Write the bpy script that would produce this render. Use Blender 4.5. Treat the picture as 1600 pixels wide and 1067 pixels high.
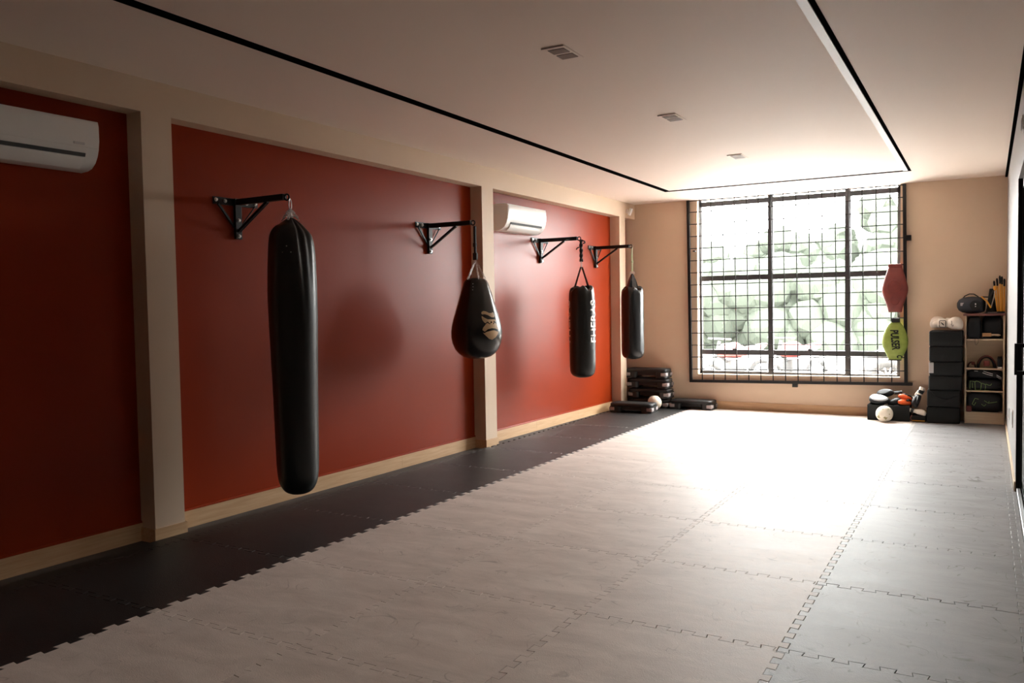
import bpy, bmesh, math, random
from mathutils import Vector, Matrix
PI = math.pi
sc = bpy.context.scene
for o in list(bpy.data.objects): bpy.data.objects.remove(o)
C = sc.collection

# ---------------------------------------------------------------- camera
cam_d = bpy.data.cameras.new('camera'); cam = bpy.data.objects.new('camera', cam_d); C.objects.link(cam)
cam_d.sensor_width = 36.0; cam_d.lens = 29.081; cam_d.clip_start = 0.05; cam_d.clip_end = 300
ca = Vector((0.8673928, 0.4973359, -0.0169329)); cb = Vector((-0.0071170, 0.0464224, 0.9988965)); cc = Vector((-0.4975731, 0.8663152, -0.0438060))
cam.matrix_world = Matrix(((ca.x, cb.x, -cc.x, 0.78969), (ca.y, cb.y, -cc.y, -3.76878), (ca.z, cb.z, -cc.z, 1.57261), (0, 0, 0, 1)))
sc.camera = cam

# ---------------------------------------------------------------- light, exposure
SKY = 9.0
world = bpy.data.worlds.new('world'); sc.world = world; world.use_nodes = True
wn = world.node_tree; bgn = wn.nodes['Background']
bgn.inputs[0].default_value = (1.0, 0.975, 0.95, 1); bgn.inputs[1].default_value = SKY
sc.view_settings.view_transform = 'Standard'; sc.view_settings.look = 'None'
sc.view_settings.exposure = 2.78; sc.view_settings.gamma = 1.0; sc.view_settings.use_curve_mapping = False
pd = bpy.data.lights.new('window_portal', 'AREA'); pd.shape = 'RECTANGLE'; pd.size = 2.74; pd.size_y = 2.55
pd.cycles.is_portal = True
po = bpy.data.objects.new('window_portal', pd); C.objects.link(po); po.location = (-1.57, 8.46, 1.78); po.rotation_euler = (-PI/2, 0, 0)
pd2 = bpy.data.lights.new('slot_portal', 'AREA'); pd2.shape = 'RECTANGLE'; pd2.size = 14.0; pd2.size_y = 0.30; pd2.cycles.is_portal = True  # portal for sky light through the slot of the added walkway
po2 = bpy.data.objects.new('slot_portal', pd2); C.objects.link(po2); po2.location = (2.5, 1.2, 3.06); po2.rotation_euler = (PI/2, 0, PI/2)
sc.cycles.max_bounces = 12; sc.cycles.diffuse_bounces = 8; sc.cycles.glossy_bounces = 4; sc.cycles.transparent_max_bounces = 12
sc.cycles.use_denoising = True; sc.cycles.caustics_reflective = False; sc.cycles.caustics_refractive = False
sc.cycles.sample_clamp_indirect = 8.0

# ---------------------------------------------------------------- materials
def mat(name, col, rough=0.5, metal=0.0, spec=0.5, noise=None, bump=None, coat=0.0):
    """noise=(scale, second colour, contrast); bump=(scale, strength, distance)"""
    m = bpy.data.materials.new(name); m.use_nodes = True; nt = m.node_tree; N = nt.nodes; L = nt.links
    p = N['Principled BSDF']; p.inputs['Base Color'].default_value = (*col, 1); p.inputs['Roughness'].default_value = rough
    p.inputs['Metallic'].default_value = metal; p.inputs['Specular IOR Level'].default_value = spec
    p.inputs['Coat Weight'].default_value = coat
    tc = N.new('ShaderNodeTexCoord')
    if noise:
        n = N.new('ShaderNodeTexNoise'); n.inputs['Scale'].default_value = noise[0]; n.inputs['Detail'].default_value = 5
        L.new(tc.outputs['Object'], n.inputs['Vector'])
        r = N.new('ShaderNodeValToRGB'); k = noise[2]
        r.color_ramp.elements[0].position = 0.5 - k; r.color_ramp.elements[1].position = 0.5 + k
        r.color_ramp.elements[0].color = (*col, 1); r.color_ramp.elements[1].color = (*noise[1], 1)
        L.new(n.outputs['Fac'], r.inputs[0]); L.new(r.outputs[0], p.inputs['Base Color'])
    if bump:
        n = N.new('ShaderNodeTexNoise'); n.inputs['Scale'].default_value = bump[0]; n.inputs['Detail'].default_value = 3
        L.new(tc.outputs['Object'], n.inputs['Vector'])
        b = N.new('ShaderNodeBump'); b.inputs['Strength'].default_value = bump[1]; b.inputs['Distance'].default_value = bump[2]
        L.new(n.outputs['Fac'], b.inputs['Height']); L.new(b.outputs[0], p.inputs['Normal'])
    return m

def wood(name, c1, c2, rough=0.45, axis=1):
    m = mat(name, c1, rough); N = m.node_tree.nodes; L = m.node_tree.links; p = N['Principled BSDF']
    tc = N.new('ShaderNodeTexCoord'); mp = N.new('ShaderNodeMapping'); s = [28.0, 28.0, 28.0]; s[axis] = 1.6
    mp.inputs['Scale'].default_value = s; n = N.new('ShaderNodeTexNoise'); n.inputs['Scale'].default_value = 2.2; n.inputs['Detail'].default_value = 7
    L.new(tc.outputs['Object'], mp.inputs[0]); L.new(mp.outputs[0], n.inputs['Vector'])
    r = N.new('ShaderNodeValToRGB'); r.color_ramp.elements[0].position = 0.3; r.color_ramp.elements[1].position = 0.7
    r.color_ramp.elements[0].color = (*c1, 1); r.color_ramp.elements[1].color = (*c2, 1)
    L.new(n.outputs['Fac'], r.inputs[0]); L.new(r.outputs[0], p.inputs['Base Color'])
    return m

def mat_floor(name, c1, c2, cs, rough, marks):
    """foam mat: mottled, faint drag streaks, curved scuff marks, fine embossed grain"""
    m = mat(name, c1, rough); N = m.node_tree.nodes; L = m.node_tree.links; p = N['Principled BSDF']
    tc = N.new('ShaderNodeTexCoord'); oi = N.new('ShaderNodeObjectInfo')
    add = N.new('ShaderNodeVectorMath'); add.operation = 'ADD'
    mul = N.new('ShaderNodeMath'); mul.operation = 'MULTIPLY'; mul.inputs[1].default_value = 37.0
    L.new(oi.outputs['Random'], mul.inputs[0]); cmb = N.new('ShaderNodeCombineXYZ'); L.new(mul.outputs[0], cmb.inputs[0]); L.new(mul.outputs[0], cmb.inputs[1])
    L.new(tc.outputs['Object'], add.inputs[0]); L.new(cmb.outputs[0], add.inputs[1])
    n1 = N.new('ShaderNodeTexNoise'); n1.inputs['Scale'].default_value = 4.5; n1.inputs['Detail'].default_value = 8; n1.inputs['Roughness'].default_value = 0.7; n1.inputs['Distortion'].default_value = 0.5
    st = N.new('ShaderNodeVectorMath'); st.operation = 'MULTIPLY'; st.inputs[1].default_value = (0.5, 1.3, 1.0); L.new(add.outputs[0], st.inputs[0]); L.new(st.outputs[0], n1.inputs['Vector'])
    r1 = N.new('ShaderNodeValToRGB'); r1.color_ramp.elements[0].position = 0.33; r1.color_ramp.elements[1].position = 0.68
    r1.color_ramp.elements[0].color = (*c1, 1); r1.color_ramp.elements[1].color = (*c2, 1); L.new(n1.outputs['Fac'], r1.inputs[0])
    # curved scuffs : thin iso-lines of a low-frequency noise, broken up by a second noise
    n2 = N.new('ShaderNodeTexNoise'); n2.inputs['Scale'].default_value = 3.2; n2.inputs['Detail'].default_value = 1.0; n2.inputs['Distortion'].default_value = 2.2
    L.new(add.outputs[0], n2.inputs['Vector'])
    s = N.new('ShaderNodeMath'); s.operation = 'SUBTRACT'; s.inputs[1].default_value = 0.5; L.new(n2.outputs['Fac'], s.inputs[0])
    ab = N.new('ShaderNodeMath'); ab.operation = 'ABSOLUTE'; L.new(s.outputs[0], ab.inputs[0])
    mr = N.new('ShaderNodeMapRange'); mr.inputs[1].default_value = 0.0; mr.inputs[2].default_value = 0.014; mr.inputs[3].default_value = 1; mr.inputs[4].default_value = 0
    L.new(ab.outputs[0], mr.inputs[0])
    n3 = N.new('ShaderNodeTexNoise'); n3.inputs['Scale'].default_value = 7.0; n3.inputs['Detail'].default_value = 2; L.new(add.outputs[0], n3.inputs['Vector'])
    mr3 = N.new('ShaderNodeMapRange'); mr3.inputs[1].default_value = 0.50; mr3.inputs[2].default_value = 0.60; mr3.inputs[3].default_value = 0; mr3.inputs[4].default_value = marks
    L.new(n3.outputs['Fac'], mr3.inputs[0])
    mm = N.new('ShaderNodeMath'); mm.operation = 'MULTIPLY'; L.new(mr.outputs[0], mm.inputs[0]); L.new(mr3.outputs[0], mm.inputs[1])
    mx = N.new('ShaderNodeMixRGB'); mx.inputs[2].default_value = (*cs, 1); L.new(mm.outputs[0], mx.inputs[0]); L.new(r1.outputs[0], mx.inputs[1])
    L.new(mx.outputs[0], p.inputs['Base Color'])
    rr = N.new('ShaderNodeMapRange'); rr.inputs[3].default_value = rough - 0.06; rr.inputs[4].default_value = rough + 0.08; L.new(n1.outputs['Fac'], rr.inputs[0]); L.new(rr.outputs[0], p.inputs['Roughness'])
    w = N.new('ShaderNodeTexVoronoi'); w.inputs['Scale'].default_value = 160; L.new(tc.outputs['Object'], w.inputs['Vector'])
    b = N.new('ShaderNodeBump'); b.inputs['Strength'].default_value = 0.25; b.inputs['Distance'].default_value = 0.002
    L.new(w.outputs['Distance'], b.inputs['Height']); L.new(b.outputs[0], p.inputs['Normal'])
    return m

M = {}
M['beige'] = mat('beige_wall_paint', (0.62, 0.475, 0.345), 0.6, noise=(5, (0.64, 0.49, 0.36), 0.3), bump=(220, 0.12, 0.002))
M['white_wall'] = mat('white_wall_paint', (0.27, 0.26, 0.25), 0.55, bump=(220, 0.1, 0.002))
M['ceiling'] = mat('ceiling_paint', (0.82, 0.70, 0.61), 0.7, noise=(1.2, (0.84, 0.72, 0.63), 0.35), bump=(90, 0.06, 0.002))
M['red'] = mat('satin_red_wall_paint', (0.25, 0.025, 0.003), 0.35, spec=0.15, noise=(3.0, (0.27, 0.028, 0.004), 0.3), bump=(160, 0.10, 0.002))
M['oak'] = wood('oak_skirting', (0.50, 0.30, 0.15), (0.60, 0.39, 0.22))
M['oak_x'] = wood('oak_skirting_back', (0.50, 0.30, 0.15), (0.60, 0.39, 0.22), axis=0)
M['birch'] = wood('birch_board', (0.62, 0.48, 0.33), (0.70, 0.56, 0.40), axis=0)
M['plum'] = mat('plum_laminate', (0.16, 0.06, 0.05), 0.45)
M['black_metal'] = mat('black_powder_coat', (0.006, 0.006, 0.0065), 0.5, spec=0.3, bump=(400, 0.05, 0.001))
M['chrome'] = mat('zinc_steel', (0.62, 0.61, 0.60), 0.28, metal=1.0)
M['alu'] = mat('aluminium', (0.60, 0.60, 0.61), 0.35, metal=1.0)
M['leather'] = mat('black_vinyl', (0.010, 0.011, 0.011), 0.36, spec=0.42, bump=(70, 0.12, 0.003))
M['leather_gloss'] = mat('glossy_black_vinyl', (0.010, 0.011, 0.012), 0.26, spec=0.5, bump=(30, 0.16, 0.004))
M['webbing'] = mat('black_webbing', (0.013, 0.013, 0.014), 0.75, bump=(300, 0.3, 0.002))
M['ac'] = mat('white_plastic', (0.82, 0.81, 0.79), 0.25)
M['ac_dark'] = mat('dark_slot', (0.03, 0.03, 0.03), 0.6)
M['diffuser'] = mat('led_diffuser', (0.72, 0.70, 0.70), 0.5)
M['lamp_brown'] = mat('spotlight_baffle', (0.16, 0.11, 0.085), 0.6)
M['window_frame'] = mat('anodised_frame', (0.05, 0.05, 0.055), 0.4)
M['gold'] = mat('tan_print', (0.55, 0.40, 0.24), 0.5)
M['white_print'] = mat('white_print', (0.80, 0.79, 0.78), 0.5)
M['black_foam'] = mat('black_foam_cover', (0.006, 0.0075, 0.008), 0.7, spec=0.3, bump=(60, 0.2, 0.004))
M['step_black'] = mat('black_step_plastic', (0.008, 0.0075, 0.0075), 0.5, bump=(120, 0.15, 0.002))
M['step_grey'] = mat('grey_step_rubber', (0.33, 0.29, 0.29), 0.5)
M['lime'] = mat('lime_vinyl', (0.20, 0.27, 0.04), 0.5, noise=(26, (0.25, 0.33, 0.06), 0.2), bump=(50, 0.1, 0.003))
M['red_vinyl'] = mat('red_vinyl', (0.20, 0.030, 0.022), 0.5, noise=(14, (0.14, 0.022, 0.018), 0.25), bump=(40, 0.12, 0.004))
M['orange'] = mat('orange_vinyl', (0.85, 0.12, 0.02), 0.4)
M['white_vinyl'] = mat('white_vinyl', (0.76, 0.70, 0.62), 0.42, noise=(12, (0.70, 0.63, 0.55), 0.3), bump=(40, 0.15, 0.004))
M['grey_vinyl'] = mat('grey_vinyl', (0.42, 0.43, 0.46), 0.42)
M['black_vinyl'] = mat('soft_black_vinyl', (0.006, 0.007, 0.009), 0.5, spec=0.35, bump=(50, 0.15, 0.004))
M['navy'] = mat('navy_mesh_fabric', (0.014, 0.020, 0.032), 0.6, bump=(500, 0.2, 0.001))
M['yellow'] = mat('yellow_plastic', (0.72, 0.32, 0.03), 0.4)
M['ball_white'] = mat('ball_white', (0.74, 0.70, 0.60), 0.45)
M['ball_green'] = mat('ball_print', (0.30, 0.27, 0.12), 0.5)
M['ball_tan'] = mat('ball_tan', (0.62, 0.52, 0.42), 0.45, noise=(6, (0.70, 0.62, 0.52), 0.3))
M['lime_pipe'] = mat('green_piping', (0.22, 0.34, 0.10), 0.5)
M['cord_green'] = mat('green_cord', (0.40, 0.50, 0.28), 0.6)
M['dark_glass'] = mat('dark_tinted_glass', (0.006, 0.007, 0.008), 0.04, spec=0.5)
M['rear'] = mat('rear_wall_paint', (0.45, 0.35, 0.26), 0.7)
M['slab'] = mat('concrete_slab', (0.05, 0.045, 0.042), 0.7, noise=(6, (0.07, 0.062, 0.056), 0.3))
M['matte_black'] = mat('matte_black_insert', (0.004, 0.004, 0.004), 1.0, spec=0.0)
M['mat_black'] = mat_floor('black_foam_mat', (0.007, 0.0064, 0.0062), (0.014, 0.0126, 0.012), (0.04, 0.037, 0.035), 0.48, 0.35)
M['mat_grey'] = mat_floor('grey_foam_mat', (0.47, 0.405, 0.365), (0.64, 0.565, 0.515), (0.20, 0.16, 0.14), 0.60, 0.5)
M['mat_dusk'] = mat_floor('blue_grey_foam_mat', (0.17, 0.165, 0.166), (0.26, 0.253, 0.256), (0.07, 0.055, 0.05), 0.56, 1.0)
M['mat_dusk'].node_tree.nodes['Principled BSDF'].inputs['Specular IOR Level'].default_value = 0.4
M['asphalt'] = mat('outside_paving', (0.42, 0.41, 0.40), 0.8, noise=(2, (0.48, 0.47, 0.45), 0.3))
M['foliage'] = mat('foliage', (0.034, 0.039, 0.031), 0.9, spec=0.0, noise=(1.5, (0.040, 0.046, 0.037), 0.3))
M['facade'] = mat('pale_facade', (0.022, 0.022, 0.023), 0.7)
M['facade_dark'] = mat('shop_opening', (0.04, 0.04, 0.042), 0.5)
M['car_paint'] = mat('silver_car_paint', (0.12, 0.12, 0.125), 0.4)
M['tyre'] = mat('tyre_rubber', (0.03, 0.03, 0.03), 0.8)
M['bike_red'] = mat('red_bike_paint', (0.20, 0.025, 0.02), 0.3)
M['car_glass'] = mat('car_glass', (0.05, 0.06, 0.07), 0.08)

g = bpy.data.materials.new('dusty_window_glass'); g.use_nodes = True; nt = g.node_tree; nt.nodes.clear()
out = nt.nodes.new('ShaderNodeOutputMaterial'); tr = nt.nodes.new('ShaderNodeBsdfTransparent'); tl = nt.nodes.new('ShaderNodeBsdfTranslucent'); gl = nt.nodes.new('ShaderNodeBsdfGlossy')
tr.inputs[0].default_value = (0.95, 0.97, 0.97, 1); tl.inputs[0].default_value = (0.95, 0.96, 0.97, 1); gl.inputs['Roughness'].default_value = 0.02
m1 = nt.nodes.new('ShaderNodeMixShader'); m1.inputs[0].default_value = 0.0; m2 = nt.nodes.new('ShaderNodeMixShader'); m2.inputs[0].default_value = 0.05
nt.links.new(tr.outputs[0], m1.inputs[1]); nt.links.new(tl.outputs[0], m1.inputs[2]); nt.links.new(m1.outputs[0], m2.inputs[1]); nt.links.new(gl.outputs[0], m2.inputs[2]); nt.links.new(m2.outputs[0], out.inputs[0])
M['glass'] = g
g2 = g.copy(); g2.name = 'smoked_door_glass'; g2.node_tree.nodes['Transparent BSDF'].inputs[0].default_value = (0.42, 0.42, 0.41, 1); M['door_glass'] = g2

# ---------------------------------------------------------------- mesh helpers
def B(): return bmesh.new()
def rot(ax=0, ay=0, az=0): return Matrix.Rotation(az, 4, 'Z') @ Matrix.Rotation(ay, 4, 'Y') @ Matrix.Rotation(ax, 4, 'X')
def T(x, y, z): return Matrix.Translation((x, y, z))
def box(bm, x0, y0, z0, x1, y1, z1, m=None, mi=0, bev=0, seg=2):
    vs = [bm.verts.new(v) for v in ((x0,y0,z0),(x1,y0,z0),(x1,y1,z0),(x0,y1,z0),(x0,y0,z1),(x1,y0,z1),(x1,y1,z1),(x0,y1,z1))]
    fs = [bm.faces.new([vs[i] for i in f]) for f in ((0,3,2,1),(4,5,6,7),(0,1,5,4),(1,2,6,5),(2,3,7,6),(3,0,4,7))]
    for f in fs: f.material_index = mi
    if bev:
        es = list({e for f in fs for e in f.edges})
        r = bmesh.ops.bevel(bm, geom=es, offset=bev, segments=seg, profile=0.5, affect='EDGES', clamp_overlap=True)
        vs = list({v for f in r['faces'] for v in f.verts} | {v for v in vs if v.is_valid})
        for f in r['faces']: f.material_index = mi
    if m is not None: bmesh.ops.transform(bm, matrix=m, verts=[v for v in vs if v.is_valid])
    return vs
def frame_of(d):
    d = Vector(d).normalized(); u = Vector((0, 0, 1)) if abs(d.z) < 0.9 else Vector((1, 0, 0))
    a = d.cross(u).normalized(); return a, a.cross(d).normalized()
def loft(bm, rings, mi=0, caps=True, closed=False):
    R = [[bm.verts.new(p) for p in r] for r in rings]; n = len(R[0]); k = len(R)
    for i in range(k if closed else k - 1):
        A, Bq = R[i], R[(i + 1) % k]
        for j in range(n):
            f = bm.faces.new((A[j], A[(j+1) % n], Bq[(j+1) % n], Bq[j])); f.material_index = mi
    if caps and not closed:
        for r in (list(reversed(R[0])), R[-1]):
            f = bm.faces.new(r); f.material_index = mi
    return R
def tube(bm, pts, r, n=8, mi=0, closed=False, flat=1.0):
    pts = [Vector(p) for p in pts]; k = len(pts); rings = []; a = b = None
    for i, p in enumerate(pts):
        if closed: d = pts[(i+1) % k] - pts[i-1]
        else: d = pts[min(i+1, k-1)] - pts[max(i-1, 0)]
        d.normalize()
        if a is None: a, b = frame_of(d)
        else:
            a = (a - d * a.dot(d)).normalized(); b = a.cross(d).normalized()
        rr = r[i] if isinstance(r, (list, tuple)) else r
        rings.append([p + (a * math.cos(2*PI*j/n) + b * math.sin(2*PI*j/n) * flat) * rr for j in range(n)])
    loft(bm, rings, mi, True, closed)
def lathe(bm, prof, n=32, m=None, mi=0):
    rings = [[Vector((r*math.cos(2*PI*j/n), r*math.sin(2*PI*j/n), z)) for j in range(n)] for r, z in prof]
    if m is not None: rings = [[m @ p for p in r] for r in rings]
    loft(bm, rings, mi)
def prism(bm, poly, fn, t0, t1, mi=0):
    """poly: 2-D outline; fn(u, v, t) -> world point"""
    n = len(poly); A = [bm.verts.new(fn(u, v, t0)) for u, v in poly]; Bq = [bm.verts.new(fn(u, v, t1)) for u, v in poly]
    for f in ([A[i] for i in range(n)], [Bq[i] for i in reversed(range(n))]):
        q = bm.faces.new(f); q.material_index = mi
    for i in range(n):
        q = bm.faces.new((A[i], Bq[i], Bq[(i+1) % n], A[(i+1) % n])); q.material_index = mi
def sphere(bm, c, r, n=24, k=14, m=None, mi=0, sx=1, sy=1, sz=1):
    prof = [(max(0.0005, math.sin(PI*i/k)), -math.cos(PI*i/k)) for i in range(k+1)]
    mm = T(*c) @ Matrix.Diagonal((r*sx, r*sy, r*sz, 1))
    if m is not None: mm = m @ mm
    lathe(bm, prof, n, mm, mi)
def smooth_faces(me, ang=0.7):
    for p in me.polygons: p.use_smooth = True
    try: me.set_sharp_from_angle(angle=ang)
    except Exception: pass
def put(name, bm, m, parent=None, smooth=False, loc=None, rotz=0, label=None, cat=None, group=None, kind=None, ang=0.7, sub=0):
    bmesh.ops.recalc_face_normals(bm, faces=bm.faces)
    me = bpy.data.meshes.new(name); bm.to_mesh(me); bm.free()
    for q in (m if isinstance(m, (list, tuple)) else [m]): me.materials.append(M[q] if isinstance(q, str) else q)
    if smooth: smooth_faces(me, ang)
    o = bpy.data.objects.new(name, me); C.objects.link(o)
    if parent: o.parent = parent
    if loc: o.location = loc
    if rotz: o.rotation_euler = (0, 0, rotz)
    if sub:
        s = o.modifiers.new('sub', 'SUBSURF'); s.levels = sub; s.render_levels = sub
    return tag(o, label, cat, group, kind)
def tag(o, label=None, cat=None, group=None, kind=None):
    if label: o['label'] = label
    if cat: o['category'] = cat
    if group: o['group'] = group
    if kind: o['kind'] = kind
    return o
def struct(name, bm, m, **k): return put(name, bm, m, kind='structure', **k)
def thing(name, label, cat, loc=(0, 0, 0), rotz=0, group=None, rot3=None):
    o = bpy.data.objects.new(name, None); o.empty_display_size = 0.05; C.objects.link(o); o.location = loc
    o.rotation_euler = rot3 if rot3 else (0, 0, rotz)
    return tag(o, label, cat, group)
def dup(src, loc=None, rotz=None, label=None, group=None):
    r = src.copy(); C.objects.link(r)
    if loc: r.location = loc
    if rotz is not None: r.rotation_euler = (0, 0, rotz)
    if label: r['label'] = label
    if group: r['group'] = group
    for ch in list(src.children):
        c = ch.copy(); C.objects.link(c); c.parent = r
        for gch in list(ch.children):
            d = gch.copy(); C.objects.link(d); d.parent = c
    return r
def text_mesh(txt, size, res=3, bold=0.0, cuts=0):
    """flat letters as a bmesh, centred on the origin in the XY plane"""
    cu = bpy.data.curves.new('t', 'FONT'); cu.body = txt; cu.size = size; cu.align_x = 'CENTER'; cu.align_y = 'CENTER'; cu.resolution_u = res; cu.offset = bold
    o = bpy.data.objects.new('t', cu); C.objects.link(o); dg = bpy.context.evaluated_depsgraph_get()
    me = bpy.data.meshes.new_from_object(o.evaluated_get(dg)); bm = B(); bm.from_mesh(me)
    bpy.data.objects.remove(o); bpy.data.curves.remove(cu); bpy.data.meshes.remove(me)
    bmesh.ops.triangulate(bm, faces=bm.faces)
    if cuts: bmesh.ops.subdivide_edges(bm, edges=bm.edges, cuts=cuts)
    return bm
def extrude_map(bm, fn, t):
    """give flat letters thickness t and map every vertex with fn(x, y, depth)"""
    r = bmesh.ops.extrude_face_region(bm, geom=list(bm.faces)); up = {v for v in r['geom'] if isinstance(v, bmesh.types.BMVert)}
    for v in bm.verts: v.co = fn(v.co.x, v.co.y, t if v in up else 0.0)

# ---------------------------------------------------------------- room dimensions
YB = 8.30; YF = -6.0; XR = 1.005
def XL(y): return -4.157 + 0.0275 * (y + 0.12)          # face of the beam and piers on the left
def XW(y): return XL(y) - 0.15                            # recessed red wall
def HC(y): return 3.15 - 0.0072 * (y + 1.0)               # ceiling height
def HB(y): return HC(y) - 0.225                           # underside of the beam

# floor slab
bm = B(); box(bm, -4.9, YF - 0.2, -0.14, 1.6, YB + 0.25, -0.02); struct('floor', bm, 'slab')

# left wall : red panel wall, beam, piers, skirting
def slabL(bm, d0, d1, ya, yb, za, zb, mi=0):
    """box that follows the left wall; z limits may be functions of y"""
    fz = lambda z, y: z(y) if callable(z) else z
    P = lambda d, y, z: bm.verts.new((XL(y) + d, y, fz(z, y)))
    v = [P(d0,ya,za), P(d1,ya,za), P(d1,yb,za), P(d0,yb,za), P(d0,ya,zb), P(d1,ya,zb), P(d1,yb,zb), P(d0,yb,zb)]
    for f in ((0,3,2,1),(4,5,6,7),(0,1,5,4),(1,2,6,5),(2,3,7,6),(3,0,4,7)): bm.faces.new([v[i] for i in f]).material_index = mi
bm = B(); slabL(bm, -0.35, -0.15, YF, YB, -0.02, lambda y: HC(y) + 0.05); struct('wall_left', bm, 'red')
bm = B(); slabL(bm, -0.15, 0.0, YF, YB, HB, lambda y: HC(y) + 0.02); struct('trim_1', bm, 'beige')
piers = [(-0.12, 0.115), (4.03, 4.26), (7.72, 7.93), (-4.25, -4.02)]
n = 2
for a, b in piers:
    bm = B(); slabL(bm, -0.15, 0.0, a, b, -0.02, HB); struct('trim_%d' % n, bm, 'beige'); n += 1
bm = B()
ends = [YF] + [v for p in sorted(piers) for v in p] + [YB]
for i in range(0, len(ends), 2):
    a, b = ends[i], ends[i+1]; k = max(1, round((b - a) / 1.2))
    for j in range(k):
        y0 = a + (b - a) * j / k; y1 = a + (b - a) * (j + 1) / k
        slabL(bm, -0.15, -0.137, y0 + 0.0008, y1 - 0.0008, -0.02, 0.105)
struct('baseboard_left', bm, 'oak')
bm = B()
for a, b in piers:
    slabL(bm, 0.0, 0.012, a - 0.012, b + 0.012, -0.02, 0.075)
    slabL(bm, -0.137, 0.0, a - 0.012, a, -0.02, 0.075); slabL(bm, -0.137, 0.0, b, b + 0.012, -0.02, 0.075)
struct('trim_10', bm, 'oak')
# rounded red bead where the paint meets the skirting
bm = B()
for i in range(0, len(ends), 2):
    a, b = ends[i], ends[i+1]
    prof = [(-0.15, 0.105), (-0.139, 0.105), (-0.139, 0.112), (-0.145, 0.119), (-0.15, 0.121)]
    loft(bm, [[(XL(y) + d, y, z) for d, z in prof] for y in (a, b)])
struct('trim_6', bm, 'red')

# back wall with window opening
OL, OR_, OZ0L, OZ0R = -2.945, -0.205, 0.490, 0.515
bm = B()
def wallY(bm, poly, y0, y1): prism(bm, poly, lambda u, v, t: (u, t, v), y0, y1)
Yw = YB + 0.20
wallY(bm, [(-4.6, -0.02), (OL, -0.02), (OL, 3.25), (-4.6, 3.25)], YB, Yw)
wallY(bm, [(OR_, -0.02), (1.4, -0.02), (1.4, 3.25), (OR_, 3.25)], YB, Yw)
wallY(bm, [(OL, -0.02), (OR_, -0.02), (OR_, OZ0R), (OL, OZ0L)], YB, Yw)
struct('wall_back', bm, 'beige')
bm = B(); prism(bm, [(OL, OZ0L), (OR_, OZ0R), (OR_, OZ0R + 0.012), (OL, OZ0L + 0.012)], lambda u, v, t: (u, t, v), YB - 0.012, YB + 0.10); struct('trim_7', bm, 'beige')
bm = B()
for j in range(4):
    x0 = -3.95 + (XR + 3.95) * j / 4; x1 = -3.95 + (XR + 3.95) * (j + 1) / 4
    box(bm, x0 + .0006, YB - 0.014, -0.02, x1 - .0006, YB, 0.108)
struct('baseboard_back', bm, 'oak_x')

# right wall : white wall up to the glazed door, wall above the door
YD = 4.09
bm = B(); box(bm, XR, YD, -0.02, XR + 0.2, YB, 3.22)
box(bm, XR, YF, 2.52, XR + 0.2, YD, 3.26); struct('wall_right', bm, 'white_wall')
bm = B(); box(bm, XR - 0.012, YD + 0.01, -0.02, XR, YB - 0.014, 0.06); struct('baseboard_right', bm, 'birch')
bm = B(); box(bm, -4.7, YF - 0.2, -0.02, 1.4, YF, 3.3); struct('wall_rear', bm, 'rear')

# ceiling with a recessed linear channel
tx0, tx1, ty1, ty0, tw = -3.055, 0.0, 7.22, -4.6, 0.085
bm = B()
def ceilq(x0, y0, x1, y1, dz=0.0, th=0.09):
    v = []
    for zz in (0, th):
        for x, y in ((x0,y0),(x1,y0),(x1,y1),(x0,y1)): v.append(bm.verts.new((x, y, HC(y) + dz + zz)))
    for f in ((0,3,2,1),(4,5,6,7),(0,1,5,4),(1,2,6,5),(2,3,7,6),(3,0,4,7)): bm.faces.new([v[i] for i in f])
ceilq(-4.6, YF - .2, tx0, YB + 0.2); ceilq(tx1, YF - .2, 1.4, YB + 0.2)
ceilq(tx0, ty1, tx1, YB + 0.2); ceilq(tx0, YF - .2, tx1, ty0)
ceilq(tx0 + tw, ty0 + tw, tx1 - tw, ty1 - tw)
struct('ceiling', bm, 'ceiling')
bm = B()
ceilq(tx0 - .01, ty0, tx0 + tw + .01, ty1, 0.035, 0.06); ceilq(tx1 - tw - .01, ty0, tx1 + .01, ty1, 0.035, 0.06)
ceilq(tx0, ty1 - tw - .01, tx1, ty1 + .01, 0.035, 0.06); ceilq(tx0, ty0 - .01, tx1, ty0 + tw + .01, 0.035, 0.06)
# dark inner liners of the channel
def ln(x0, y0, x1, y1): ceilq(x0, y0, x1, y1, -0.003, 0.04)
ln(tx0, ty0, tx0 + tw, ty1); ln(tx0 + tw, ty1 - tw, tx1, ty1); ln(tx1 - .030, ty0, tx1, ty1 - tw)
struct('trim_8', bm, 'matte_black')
# matt white diffuser strip fitted in the channel's right-hand run
bm = B(); ceilq(tx1 - tw + .002, ty0 + .1, tx1 - .031, ty1 - tw - .002, -0.008, 0.03)
put('linear_light', bm, 'diffuser', label='long pale linear light diffuser set in the right side of the ceiling channel', cat='light')
# black strip standing in for the shadow gap where ceiling meets the right wall
bm = B(); ceilq(XR - 0.028, YF, XR, YB, -0.022, 0.03); struct('trim_9', bm, 'matte_black')

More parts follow.
